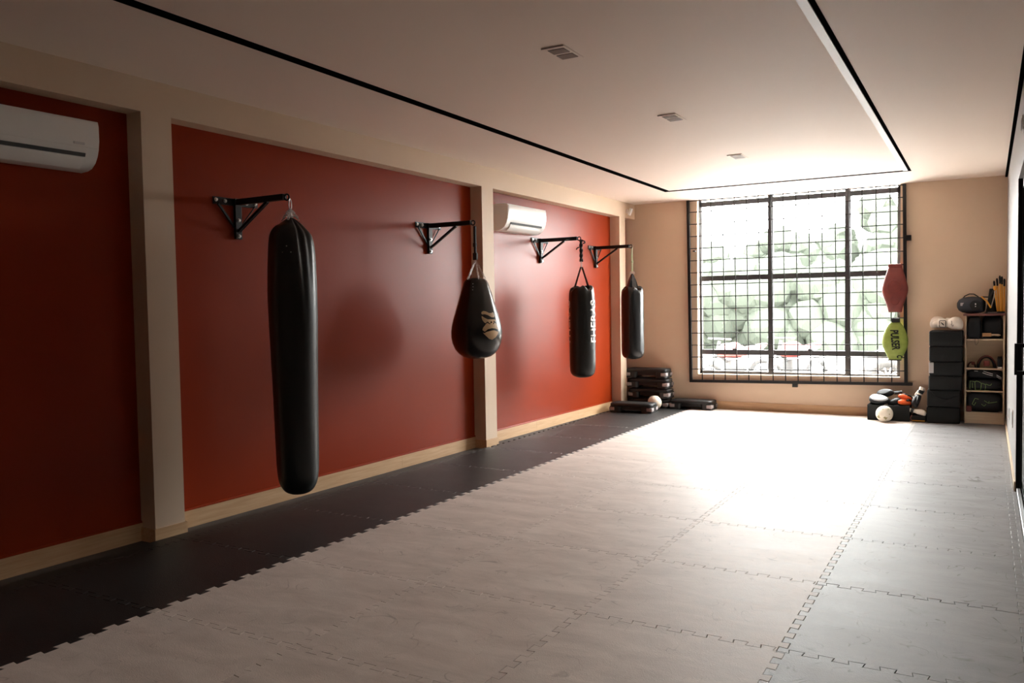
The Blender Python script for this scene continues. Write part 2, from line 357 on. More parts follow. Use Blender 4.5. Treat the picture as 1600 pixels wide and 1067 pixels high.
# ---------------------------------------------------------------- glazed sliding door on the right
bm = B()
XD = XR + 0.03
box(bm, XD, YD - 0.06, -0.02, XD + 0.08, YD, 2.52); box(bm, XD, YF, 2.44, XD + 0.08, YD - 0.06, 2.52)
box(bm, XR - .002, YD - 0.012, -0.02, XD, YD, 2.52)
for y in (1.9, 1.84, -0.4, -0.46, -2.7): box(bm, XD + 0.01, y - 0.055, 0.04, XD + 0.06, y, 2.44)
box(bm, XD + 0.01, 3.52, 0.04, XD + 0.06, YD - 0.062, 2.44)
box(bm, XD + 0.01, YF, 0.02, XD + 0.06, YD - 0.06, 0.09)
door = struct('door_1', bm, 'black_metal')
bm = B(); box(bm, XD + 0.03, YF, 0.09, XD + 0.036, 3.52, 2.44); put('door_glass', bm, 'door_glass', door)
bm = B(); box(bm, XD - 0.026, YF, -0.02, XD + 0.0, YD - 0.07, 0.022, bev=0.004); put('door_track', bm, 'alu', door)
bm = B()
box(bm, XD - 0.060, 3.60, 0.975, XD - 0.042, 3.64, 1.215, bev=.002); box(bm, XD - 0.045, 3.60, 1.185, XD + 0.02, 3.64, 1.215, bev=.002); box(bm, XD - 0.045, 3.60, 0.975, XD + 0.02, 3.64, 1.005, bev=.002)
put('door_handle', bm, 'black_metal', door)
# unseen walkway added beyond the glazed door; its roof slot admits fill daylight
bm = B(); box(bm, XR + 0.2, YF - 0.2, -0.14, 2.6, YB + 0.2, -0.02); struct('floor_added_walkway', bm, 'slab')
bm = B(); box(bm, 2.4, YF - 0.2, -0.02, 2.6, YB + 0.2, 2.90); struct('wall_added_walkway', bm, 'rear')
bm = B(); box(bm, XR + 0.2, YF - 0.2, 3.22, 2.6, YB + 0.2, 3.32); struct('ceiling_added_walkway', bm, 'rear')
bm = B(); box(bm, XR + 0.2, YF - 0.3, -0.02, 2.6, YF - 0.2, 3.32); box(bm, XR + 0.2, YB, -0.02, 2.6, YB + 0.2, 3.22); struct('wall_added_walkway_ends', bm, 'rear')

def outlet(y, z, h, w, label, m2='ac_dark'):
    t = thing('wall_outlet', label, 'outlet', (XR, y, z))
    bm = B(); box(bm, -0.008, -w/2, -h/2, 0, w/2, h/2, bev=.002); put('cover_plate', bm, 'ac', t)
    bm = B(); box(bm, -0.0095, -w*.22, -h*.36, -0.0075, w*.22, h*.36); put('socket', bm, m2, t)
outlet(6.35, 0.34, 0.12, 0.075, 'small white wall outlet low on the white wall near the shelf')
outlet(5.05, 0.46, 0.16, 0.12, 'wall outlet with dark insert low on the white wall beside the door frame')
t = thing('wall_switch', 'small dark and white fixture high on the wall above the glazed door', 'switch', (XR, 3.22, 2.80))
bm = B(); box(bm, -0.010, -0.075, -0.05, 0, 0.075, 0.05, bev=.002); put('cover_plate', bm, 'ac', t)
bm = B(); box(bm, -0.012, -0.055, -0.035, -0.009, 0.055, 0.035); put('insert', bm, 'ac_dark', t)

# ---------------------------------------------------------------- window
bm = B(); FY0, FY1 = 8.41, 8.46
def bar(x0, z0, x1, z1, y0=FY0, y1=FY1): box(bm, x0, y0, z0, x1, y1, z1)
OT = HC(8.4)
bar(OL, 0.50, OL + 0.035, OT); bar(OR_ - 0.045, 0.50, OR_, OT)
bar(OL, 0.50, OR_, 0.548); bar(OL, 2.985, OR_, 3.055); 
for x in (-1.905, -0.868): bar(x - 0.036, 0.50, x + 0.036, OT, FY0 - .01, FY1)
for z in (1.920, 0.826): bar(OL, z - 0.037, OR_, z + 0.037, FY0 - .004, FY1 - .002)
win = struct('window_1', bm, 'window_frame')
bm = B()
for x0, x1 in ((OL + .035, -1.941), (-1.869, -0.904), (-0.832, OR_ - .045)):
    for z0, z1 in ((0.548, 0.789), (0.863, 1.883), (1.957, 2.985)): box(bm, x0, 8.434, z0, x1, 8.437, z1)
put('window_glass', bm, 'glass', win)
for x, s in ((-2.42, 1), (-1.36, -1)):
    bm = B(); box(bm, x - .03, FY0 - .03, 0.863, x + .03, FY0, 0.885); tube(bm, [(x, FY0 - .03, .875), (x + .02*s, FY0 - .04, .905), (x + .10*s, FY0 - .045, .910)], 0.008)
    put('window_latch', bm, 'window_frame', win)

# ---------------------------------------------------------------- steel grille in front of the window
TL, TR = Vector((-3.064, 8.25, 3.078)), Vector((-0.157, 8.25, 3.070))
BL, BR = Vector((-3.036, 8.25, 0.398)), Vector((-0.128, 8.25, 0.445))
def G(s, t): return (BL.lerp(BR, s)).lerp(TL.lerp(TR, s), t)
gr = thing('window_grille', 'black steel bar grille fixed across the big back window', 'grille', (0, 0, 0))
bm = B()
def sqbar(a, b, w, d):
    a, b = Vector(a), Vector(b); dr = (b - a).normalized(); s = dr.cross(Vector((0, 1, 0))).normalized() * w / 2; f = Vector((0, d/2, 0))
    loft(bm, [[p + s + f, p - s + f, p - s - f, p + s - f] for p in (a, b)])
sqbar(G(0, -0.007), G(0, 1.0), 0.040, 0.04); sqbar(G(1, -0.007), G(1, 1.0), 0.040, 0.04); sqbar(G(-0.0065, 0), G(1.026, 0), 0.040, 0.0395)
put('grille_frame', bm, 'black_metal', gr)
bm = B()
for i in range(1, 17): tube(bm, [G(i/17, 0.004), G(i/17, 1.0)], 0.0078, 6)
put('vertical_bars', bm, 'black_metal', gr)
bm = B()
for i in range(1, 16):
    tt = i/15.0 if i < 15 else 0.995
    tube(bm, [G(0, tt) + Vector((0, -.0145, 0)), G(1, tt) + Vector((0, -.0145, 0))], 0.0072, 6)
put('horizontal_bars', bm, 'black_metal', gr)
for tb in ((-0.14, 8.235, 2.335, -0.075, YB, 2.40), (-1.575, 8.235, 0.355, -1.51, YB, 0.40), (-2.999, 8.25, 2.32, -2.96, YB, 2.335), (-0.10, 8.24, 0.43, -0.05, YB, 0.462)):
    bm = B(); box(bm, *tb); put('mounting_tab', bm, 'black_metal', gr)
bm = B()
bm.free()

# ---------------------------------------------------------------- floor mats
A_, NT = 0.019, 8
def edge_profile():
    p = 1.0 / NT; pts = []
    for k in range(NT):
        c = (k + 0.5) * p
        pts += [(c - .0275, -A_), (c - .0335, A_), (c + .0335, A_), (c + .0275, -A_)]
    return pts
EP = edge_profile()
def mat_outline(w=1.0, h=1.0, left=True, right=True, bottom=True, top=True):
    s = lambda L: [(t, o) for i, (t, o) in enumerate(EP) if (i // 4 + 0.5) / NT + .0335 < L - 0.01]
    P = [(-A_ if left else 0, -A_ if bottom else 0)]
    if bottom: P += [(t, o) for t, o in s(w)]
    P.append((w - (A_ if right else 0), -A_ if bottom else 0))
    if right: P += [(w + o, t) for t, o in s(h)]
    P.append((w - (A_ if right else 0), h - (A_ if top else 0)))
    if top: P += [(t, h + o) for t, o in reversed(s(w))]
    P.append((-A_ if left else 0, h - (A_ if top else 0)))
    if left: P += [(o, t) for t, o in reversed(s(h))]
    return P
def inset(P, gq):
    n = len(P); out = []
    for i in range(n):
        a, b, c = Vector(P[i-1]), Vector(P[i]), Vector(P[(i+1) % n]); d1 = (b - a).normalized(); d2 = (c - b).normalized()
        n1 = Vector((-d1.y, d1.x)); n2 = Vector((-d2.y, d2.x)); k = 1 + n1.dot(n2)
        out.append(b + (n1 + n2) * gq / max(k, 0.35))
    return out
def mat_mesh(outline, gap=0.0007):
    bm = B(); P0 = inset(outline, gap); P1 = inset(outline, gap + 0.0016)
    lo = [bm.verts.new((x, y, -0.0195)) for x, y in P0]; mid = [bm.verts.new((x, y, -0.0016)) for x, y in P0]; up = [bm.verts.new((x, y, 0)) for x, y in P1]
    n = len(lo)
    for i in range(n):
        j = (i + 1) % n
        bm.faces.new((lo[i], lo[j], mid[j], mid[i])); bm.faces.new((mid[i], mid[j], up[j], up[i]))
    bm.faces.new(up); return bm
random.seed(4)
cols = [(-4, 'mat_black', 'black', 'beside the red wall'), (-3, 'mat_grey', 'light grey', 'column beside the black mats'),
        (-2, 'mat_grey', 'light grey', 'middle column'), (-1, 'mat_grey', 'light grey', 'column beside the scuffed mats'), (0, 'mat_dusk', 'scuffed grey', 'by the right wall')]
ordn = ['front', 'second', 'third', 'fourth', 'fifth', 'sixth', 'seventh', 'eighth', 'ninth', 'tenth']
xr = 0.958
for ci, (cx, mk, cn, where) in enumerate(cols):
    proto = None
    for row in range(7, -3, -1):
        k = 7 - row
        rn = ('row nearest the window' if k == 0 else ordn[k] + ' row from the window')
        lab = '%s foam mat, %s, %s' % (cn, where, rn)
        dx, dy = random.uniform(-.0010, .0010), random.uniform(-.0013, .0013)
        if proto is None:
            proto = put('floor_mat', mat_mesh(mat_outline(1.0 if cx != 0 else xr, 1.0)), mk, loc=(cx + dx, row + dy, 0), label=lab, cat='floor mat', group='interlocking foam floor mats')
        else:
            o = proto.copy(); C.objects.link(o); o.location = (cx + dx, row + dy, 0); o['label'] = lab
# narrow finishing strips along walls
for ci, (cx, mk, cn, where) in enumerate(cols):
    w = 1.0 if cx != 0 else xr
    o = put('mat_edge_strip', mat_mesh(mat_outline(w, 0.215, True, True, True, False)), mk, loc=(cx, 8.0, 0), label='%s narrow foam strip against the back wall, %s' % (cn, where), cat='mat strip', group='foam mat edge strips')
protoL = protoR = None
for row in range(7, -3, -1):
    k = 7 - row; rn = ('row nearest the window' if k == 0 else ordn[k] + ' row from the window')
    xl = max(XL(row), XL(row + 1)) + 0.016
    y0, y1 = row, row + 1
    if protoL is None: pass
    ww = -4.0 - (XL(row + .0) + 0.016)
    if ww > 0.03:
        # strip with teeth on its right side
        bm = mat_mesh([(-ww, -A_)] + [(-A_, -A_)] + [(o, t) for t, o in EP] + [(-A_, 1 - A_), (-(-4.0 - (XL(row + 1) + 0.016)), 1 - A_)])
        put('mat_edge_strip', bm, 'mat_black', loc=(-4.0, row, 0), label='narrow black foam strip against the red wall, ' + rn, cat='mat strip', group='foam mat edge strips')
    lim = XR - 0.014 - xr if row >= 4 else XR + 0.002 - xr
    bm = mat_mesh([(-A_, -A_), (lim, -A_), (lim, 1 - A_), (-A_, 1 - A_)] + [(o, t) for t, o in reversed(EP)])
    put('mat_edge_strip', bm, 'mat_dusk', loc=(xr, row, 0), label='narrow grey foam strip against the right wall, ' + rn, cat='mat strip', group='foam mat edge strips')

# ---------------------------------------------------------------- punching bag brackets (arm along +X from the wall)
def bolt(bm, x, y, z, r=0.011):
    lathe(bm, [(r*1.35, 0), (r*1.35, .003), (r, .003), (r, .011), (r*.7, .013)], 10, T(x, y, z) @ Matrix.Rotation(PI/2, 4, 'Y'))
def bracket(label):
    t = thing('bag_bracket', label, 'bracket', (0, 0, 0), math.atan(-0.0275), 'wall brackets for the punching bags')
    bm = B(); box(bm, 0, -0.215, -0.028, 0.008, 0.215, 0.028, bev=.002); put('wall_plate', bm, 'black_metal', t)
    bm = B(); box(bm, 0.008, -0.030, -0.285, 0.034, 0.030, 0.026, bev=.003); put('upright', bm, 'black_metal', t)
    bm = B(); box(bm, 0.030, -0.022, -0.022, 0.540, 0.022, 0.022, bev=.003)
    put('arm', bm, 'black_metal', t)
    bm = B(); loft(bm, [[(x, -.012, z - .012), (x, .012, z - .012), (x, .012, z + .012), (x, -.012, z + .012)] for x, z in ((0.030, -0.225), (0.36, -0.018))]); put('brace', bm, 'black_metal', t)
    for s in (-1, 1):
        bm = B(); loft(bm, [[(.008, y - .004, z - .008), (.020, y - .004, z - .008), (.020, y + .004, z + .008), (.008, y + .004, z + .008)] for y, z in ((s*0.175, -.024), (s*0.028, -.19))])
        put('side_brace', bm, 'black_metal', t)
    bm = B(); tube(bm, [(0.562 + .022*math.cos(q*PI/8), 0, -.004 + .022*math.sin(q*PI/8)) for q in range(16)], 0.0065, 8, closed=True); put('end_ring', bm, 'black_metal', t)
    for y, z in ((-.19, .006), (-.105, .002), (.105, .002), (.19, .006), (0, -.262), (0, -.14)):
        bm = B(); bolt(bm, .008 if abs(y) > .05 else .034, y, z); put('bolt', bm, 'chrome', t)
    return t
br_spec = [(0.78, 2.405, 'black steel bag bracket holding the tall bag, nearest to the camera'), (3.24, 2.402, 'black steel bag bracket holding the pear-shaped bag'),
           (5.575, 2.385, 'black steel bag bracket below the far air conditioner, holding the lettered bag'), (7.18, 2.372, 'black steel bag bracket nearest the window, on the far red panel edge')]
b0 = None
for y, z, lab in br_spec:
    if b0 is None: b0 = bracket(lab); b = b0
    else: b = dup(b0, label=lab)
    b.location = (XW(y) + .0025, y, z)

def link_chain(bm, p0, p1, L=0.030, w=0.009, r=0.0028):
    p0, p1 = Vector(p0), Vector(p1); d = p1 - p0; n = max(1, round(d.length / (L * 0.78))); u = d.normalized(); a, b = frame_of(u)
    for i in range(n):
        c = p0 + d * ((i + 0.5) / n); s = a if i % 2 == 0 else b; hl = L / 2 - w * .6
        pts = [c + u * (math.copysign(hl, math.sin(q)) if abs(math.sin(q)) > 1e-6 else 0) + (s * math.cos(q) + u * math.sin(q)) * w for q in [k*2*PI/12 + .001 for k in range(12)]]
        tube(bm, pts, r, 6, closed=True)
def hook(bm, x, z0, z1):
    zc = (z0 + z1) / 2; h = (z1 - z0) / 2
    tube(bm, [(x, .013*math.cos(q*PI/8), zc + h*math.sin(q*PI/8)) for q in range(16)], 0.004, 8, closed=True)

# azimuth helper: direction from bag axis towards the camera
def az_cam(x, y): return math.atan2(-3.769 - y, 0.79 - x)

# 1: tall banana bag -------------------------------------------------
bx, by = -3.7175, 0.795
bag = thing('punching_bag', 'very long black hanging punching bag, nearest to the camera', 'punching bag', (bx, by, 0), group='hanging punching bags')
bag['label'] = 'very long plain black punching bag, the tallest and nearest to the camera'
ac1 = az_cam(bx, by)
prof = [(0.175, .02, 0), (0.182, .09, 0), (0.20, .135, 0), (0.24, .175, 0), (0.30, .197, 0), (0.38, .207, 0), (0.7, .213, .0), (1.1, .222, .0), (1.45, .236, .0), (1.62, .240, .05), (1.76, .239, .15), (1.88, .235, .3), (1.98, .229, .45), (2.06, .221, .6), (2.115, .210, .75), (2.15, .186, .85), (2.18, .148, .9), (2.205, .108, 1), (2.228, .070, 1), (2.245, .040, 1), (2.255, .012, 1)]
bm = B(); rings = []; NR = 96
for z, r, k in prof:
    ring = []; r *= 0.755
    for j in range(NR):
        th = 2*PI*j/NR; dth = (th - ac1 + PI) % (2*PI) - PI
        f = 1 - k * .10 * (0.5 - 0.5*math.cos(4*dth + 1.1)) ** 2
        f -= k * .16 * math.exp(-((dth - 0.42 - .25*(2.15 - z)) / .10) ** 2) - k * .05 * math.exp(-((dth - 0.26 - .25*(2.15 - z)) / .08) ** 2)
        f -= k * .09 * math.exp(-((dth - 0.86) / .12) ** 2)
        f += 0.007 * math.sin(3*th + z*9) * min(1, max(0, z - .3))
        xo = 0.004 * (1.6 - z) if z < 1.6 else 0
        lift = 0.03 * k * math.cos(dth - PI/2 - .5) * (1 if z > 2.0 and z < 2.2 else 0)
        ring.append((xo + r*f*math.cos(th), r*f*math.sin(th), z - lift*.6))
    rings.append(ring)
loft(bm, rings); put('bag_body', bm, 'leather', bag, smooth=True, ang=1.2, sub=1)
for dz, da in ((0, 0), (-.045, -.035), (-.045, .035)):
    bm = B(); a = ac1 - 0.20 + da/0.2; p = Vector((0.169*math.cos(a), 0.169*math.sin(a), 2.03 + dz)); sphere(bm, p, .005, 8, 6); put('rivet', bm, 'chrome', bag, smooth=True)
bm = B()
for q in (0.5, 2.1, 3.7, 5.2):
    link_chain(bm, (0.005*math.cos(q), 0.005*math.sin(q), 2.315), (.06*math.cos(q), .06*math.sin(q), 2.236), .026, .008, .0026)
hook(bm, 0, 2.305, 2.3915); put('chain', bm, 'chrome', bag, smooth=True)
bm = B(); tube(bm, [(.035*math.cos(q*PI/8 + ac1), .035*math.sin(q*PI/8 + ac1), 2.262) for q in range(16)], .003, 6, closed=True); put('steel_ring', bm, 'chrome', bag, smooth=True)

# 2: pear bag ---------------------------------------------------------
bx, by = -3.645, 3.245
bag = thing('punching_bag', 'pear-shaped black punching bag with a tan gorilla face print', 'punching bag', (bx, by, 0), group='hanging punching bags')
ac2 = az_cam(bx, by)
pear = [(1.044, .02), (1.048, .10), (1.065, .165), (1.095, .215), (1.14, .258), (1.20, .288), (1.26, .301), (1.32, .302), (1.38, .292), (1.45, .272), (1.54, .241), (1.63, .208), (1.71, .180), (1.76, .160), (1.80, .146), (1.825, .128), (1.842, .10), (1.850, .06), (1.852, .02)]
pear = [(z, r * 0.848) for z, r in pear]
def pear_r(z):
    for (z0, r0), (z1, r1) in zip(pear, pear[1:]):
        if z0 <= z <= z1: return r0 + (r1 - r0) * (z - z0) / (z1 - z0)
    return 0.02
bm = B(); rings = []
for z, r in pear:
    rings.append([(r*(1 + .02*max(0, min(1, (z-1.4)*4))*math.cos(9*2*PI*j/72))*math.cos(2*PI*j/72), r*(1 + .02*max(0, min(1, (z-1.4)*4))*math.cos(9*2*PI*j/72))*math.sin(2*PI*j/72), z) for j in range(72)])
loft(bm, rings); put('bag_body', bm, 'leather_gloss', bag, smooth=True, ang=1.2)
bm = B()
for q in range(5):
    a = ac2 + q*2*PI/5 + .3
    link_chain(bm, (0, 0, 2.03), (.095*math.cos(a), .095*math.sin(a), 1.843), .028, .008, .0026)
put('chain', bm, 'chrome', bag, smooth=True)
bm = B(); box(bm, -.012, -.012, 2.06, .012, .012, 2.368, bev=.004); box(bm, -.022, -.014, 2.03, .022, .014, 2.10, bev=.004); box(bm, -.017, -.015, 2.16, .014, .015, 2.2, bev=.004)
put('hanging_strap', bm, 'webbing', bag)
for i in range(3):
    bm = B(); a = ac2 - .22 + .02*(i % 2); z = 1.79 - i*.03; r = pear_r(z) + .002; sphere(bm, (r*math.cos(a), r*math.sin(a), z), .0045, 8, 6); put('rivet', bm, 'chrome', bag, smooth=True)
# gorilla face print, polygons in (u to the right as seen, v up)
face = [
 # brow and left cheek
 [(-.100,.118),(-.078,.128),(-.040,.124),(.000,.108),(.042,.106),(.070,.116),(.080,.100),(.078,.074),(.060,.062),(.030,.064),(.006,.074),(-.020,.086),(-.060,.096),(-.095,.094),(-.104,.104)],
 [(-.100,.080),(-.070,.060),(-.030,.044),(-.004,.044),(.030,.043),(.070,.040),(.082,.040),(.082,.030),(.070,.016),(.062,.030),(.050,.030),(.040,.004),(.030,.000),(.022,.020),(.006,.026),(-.006,.002),(-.018,.006),(-.030,.022),(-.050,.020),(-.060,.006),(-.080,.016),(-.098,.040),(-.104,.066)],
 # muzzle upper
 [(-.062,-.004),(-.040,.010),(-.022,-.002),(-.010,-.006),(.002,.006),(.026,.010),(.034,-.006),(.046,-.004),(.056,.010),(.072,.004),(.086,-.016),(.102,-.040),(.112,-.062),(.060,-.050),(.010,-.044),(-.040,-.052),(-.080,-.076),(-.104,-.060),(-.094,-.036)],
 # jaw
 [(-.100,-.086),(-.084,-.092),(-.060,-.080),(-.020,-.072),(.030,-.066),(.080,-.078),(.106,-.084),(.088,-.112),(.050,-.140),(.010,-.160),(-.030,-.150),(-.070,-.116)]]
EA = ac2 + 0.60; EZ = 1.395
def on_pear(u, v, t):
    z = EZ + v; r = pear_r(z) + 0.0016 + t; a = EA + u / 0.27
    return (r*math.cos(a), r*math.sin(a), z)
bm = B()
for poly in face:
    f = [bm.verts.new((u*0.98, v*0.98, 0)) for u, v in poly]; bm.faces.new(f)
bmesh.ops.triangulate(bm, faces=bm.faces); bmesh.ops.subdivide_edges(bm, edges=bm.edges, cuts=2)
extrude_map(bm, on_pear, 0.001); put('gorilla_print', bm, 'gold', bag)

# 3: cylindrical bag with lettering -------------------------------------
bx, by = -3.568, 5.575
bag = thing('punching_bag', 'black cylindrical punching bag with white vertical lettering', 'punching bag', (bx, by, 0), group='hanging punching bags')
ac3 = az_cam(bx, by)
def cyl_bag(bag, zb, zt, R, acx, matn, seed, slump=0.0):
    rnd = random.Random(seed); bm = B(); rings = []
    ph = [rnd.uniform(0, 6) for _ in range(4)]
    prof = [(0, .03), (.004, .5), (.03, .84), (.07, .97), (.14, 1.0), (.5, 1.0), (.8, .995), (.90, .99), (.955, .96), (.985, .90), (1.0, .80), (1.0, .5), (.985, .03)]
    for t, k in prof:
        z = zb + (zt - zb) * t; ring = []
        for j in range(64):
            th = 2*PI*j/64; up = max(0, (t - .72) / .28)
            f = 1 + 0.035*up*math.cos(6*th + ph[0]) + .02*up*math.cos(11*th + ph[1]) + .006*math.sin(2*th + 7*t + ph[2])
            zz = z + up*up*(.022*math.cos(3*th + ph[3]) + .012*math.cos(7*th))
            ring.append((R*k*f*math.cos(th), R*k*f*math.sin(th), zz))
        rings.append(ring)
    loft(bm, rings); return put('bag_body', bm, matn, bag, smooth=True, ang=1.2, sub=1)
cyl_bag(bag, 0.657, 1.775, 0.163, ac3, 'leather', 3)
bm = B()
for s, a in ((1, ac3 + PI/2 + .3), (-1, ac3 - PI/2 + .3), (1, ac3 + .1)):
    p = Vector((.095*math.cos(a), .095*math.sin(a), 1.76)); q = Vector((0.008*math.cos(a), .008*math.sin(a), 2.03)); sd = Vector((-math.sin(a), math.cos(a), 0)) * .032; nn = Vector((math.cos(a), math.sin(a), 0)) * .004
    if a == ac3 + .1: continue
    loft(bm, [[p + sd + nn, p - sd + nn, p - sd - nn, p + sd - nn], [q + sd*.7 + nn, q - sd*.7 + nn, q - sd*.7 - nn, q + sd*.7 - nn]])
put('sling_straps', bm, 'webbing', bag)
bm = B(); hook(bm, 0, 2.01, 2.115); put('carabiner', bm, 'chrome', bag, smooth=True)
bm = B()
tube(bm, [(.012*math.cos(i*1.1), .012*math.sin(i*1.1), 2.10 + i*.022) for i in range(13)], .013, 8)
tube(bm, [(-.012*math.cos(i*1.1), -.012*math.sin(i*1.1), 2.10 + i*.022) for i in range(13)], .012, 8)
tube(bm, [(-.012, 0, 2.28), (-.05, -.01, 2.265), (-.062, 0, 2.25)], .008, 6); tube(bm, [(.01, 0, 2.36), (.05, 0, 2.345), (.055, 0, 2.33), (.03, 0, 2.32)], .009, 6)
put('hanging_rope', bm, 'webbing', bag, smooth=True)
def wrap_text(bag, txt, size, R, ang, z0, mname, up=True, nm='lettering'):
    bm = text_mesh(txt, size, 3, bold=size*.02, cuts=1)
    s = 1 if up else -1
    extrude_map(bm, lambda x, y, t: ((R + .002 + t)*math.cos(ang - s*y/R), (R + .002 + t)*math.sin(ang - s*y/R), z0 + s*x), .001)
    put(nm, bm, mname, bag)
wrap_text(bag, 'FHERAS', 0.155, 0.163, ac3 + 1.05, 1.355, 'white_print')
wrap_text(bag, 'FHERAS', 0.155, 0.163, ac3 - 1.42, 1.355, 'white_print')

# 4: plain cylinder bag, nearest the window ----------------------------
bx, by = -3.535, 7.18
bag = thing('punching_bag', 'plain shiny black punching bag nearest the window', 'punching bag', (bx, by, 0), group='hanging punching bags')
ac4 = az_cam(bx, by)
cyl_bag(bag, 0.784, 1.785, 0.160, ac4, 'leather_gloss', 8)
bm = B()
for q in range(4):
    a = ac4 + .5 + q*PI/2; p = Vector((.075*math.cos(a), .075*math.sin(a), 1.775)); m_ = Vector((.05*math.cos(a), .05*math.sin(a), 1.88)); e = Vector((.008*math.cos(a), .008*math.sin(a), 1.985)); sd = Vector((-math.sin(a), math.cos(a), 0)); nn = Vector((math.cos(a), math.sin(a), 0)) * .003
    loft(bm, [[p + sd*.04 + nn, p - sd*.04 + nn, p - sd*.04 - nn, p + sd*.04 - nn], [m_ + sd*.028 + nn, m_ - sd*.028 + nn, m_ - sd*.028 - nn, m_ + sd*.028 - nn], [e + sd*.010 + nn, e - sd*.010 + nn, e - sd*.010 - nn, e + sd*.010 - nn]])
put('sling_straps', bm, 'leather_gloss', bag, smooth=True)
bm = B()
for dx in (-.02, 0, .02): tube(bm, [(dx + .012*math.cos(q*PI/6), .004*dx, 1.995 + .02*math.sin(q*PI/6)) for q in range(12)], .0035, 6, closed=True)
put('steel_rings', bm, 'chrome', bag, smooth=True)
bm = B(); tube(bm, [(-.006, 0, 2.02), (-.008, 0, 2.15), (-.004, 0, 2.36)], .005, 6); tube(bm, [(.008, 0, 2.02), (.008, 0, 2.12), (.016, 0, 2.16), (.004, 0, 2.19), (.006, 0, 2.36)], .005, 6)
sphere(bm, (.004, 0, 2.155), .014, 10, 6); put('hanging_cord', bm, 'cord_green', bag, smooth=True)

# ---------------------------------------------------------------- air conditioners
def ac_unit(label):
    t = thing('air_conditioner', label, 'air conditioner', (0, 0, 0), math.atan(-0.0275), 'wall air conditioners')
    W = 0.90
    prof = [(0.0, .305), (.055, .312), (.17, .308), (.200, .300), (.208, .27), (.209, .18), (.200, .125), (.186, .085), (.160, .045), (.12, .015), (.07, .002), (.0, .0)]
    bm = B(); loft(bm, [[(x, y, z) for x, z in prof] for y in (0, W)]); put('casing', bm, 'ac', t, smooth=True, ang=.6)
    # raised front panel
    fp = [(.2105, .285), (.2125, .27), (.2135, .18), (.206, .130), (.203, .130), (.209, .18), (.208, .27), (.206, .285)]
    bm = B(); loft(bm, [[(x, y, z) for x, z in fp] for y in (.012, W - .012)]); put('front_panel', bm, 'ac', t, smooth=True, ang=.6)
    # outlet louver flap with a dark slot above it
    lv = [(.178, .074), (.160, .036), (.126, .008), (.130, .001), (.168, .028), (.186, .070)]
    bm = B(); loft(bm, [[(x, y, z) for x, z in lv] for y in (.09, W - .09)]); put('louver', bm, 'ac', t, smooth=True, ang=.6)
    sl = [(.188, .097), (.196, .093), (.189, .072), (.180, .074)]
    bm = B(); loft(bm, [[(x, y, z) for x, z in sl] for y in (.085, W - .085)]); put('outlet_slot', bm, 'ac_dark', t)
    bm = B(); box(bm, .2085, W - .17, .142, .2155, W - .10, .156, bev=.001); put('indicator', bm, 'alu', t)
    bm = B(); box(bm, -.006, -.012, .01, .004, W + .005, .30); put('mounting_plate', bm, 'ac_dark', t)
    return t
a1 = ac_unit('white split air conditioner at the left edge, above the dark near wall panel')
y = -1.36; a1.location = (XW(y) + .006, y, 2.475)
y = 4.475; a2 = dup(a1, loc=(XW(y) + .006, y, 2.435), label='white split air conditioner beyond the middle pier, above the lettered bag')

# small white detector at the beam end
t = thing('detector', 'small white sensor on the beam near the back corner', 'sensor', (XL(7.98), 7.98, 2.955))
bm = B(); box(bm, 0, -.02, -.03, .03, .02, .03, bev=.004); put('mount', bm, 'ac', t)
bm = B(); box(bm, -.02, -.03, -.055, .02, .03, .055, m=T(.065, 0, -.01) @ rot(0, .35, 0), bev=.01); put('housing', bm, 'ac', t, smooth=True)

# ---------------------------------------------------------------- ceiling downlights
def downlight(label):
    t = thing('recessed_spotlight', label, 'ceiling light', (0, 0, 0), 0, 'recessed ceiling spotlights')
    bm = B(); box(bm, -.075, -.15, -.004, .075, .15, .002, bev=.0015); put('trim_plate', bm, 'ceiling', t)
    for y in (-.055, .065):
        bm = B(); box(bm, -.055, y - .045, -.0075, .055, y + .045, -.0035, bev=.001); put('lamp_opening', bm, 'lamp_brown', t)
    bm = B(); box(bm, -.075, -.150, -.008, .075, -.143, -.003); put('clip', bm, 'lamp_brown', t)
    return t
d0 = None
for y, lab in ((0.93, 'recessed double ceiling spotlight nearest to the camera'), (2.995, 'recessed double ceiling spotlight in the middle of the row'), (5.106, 'recessed double ceiling spotlight nearest the window')):
    if d0 is None: d0 = downlight(lab); d = d0
    else: d = dup(d0, label=lab)
    d.location = (-1.51, y, HC(y))

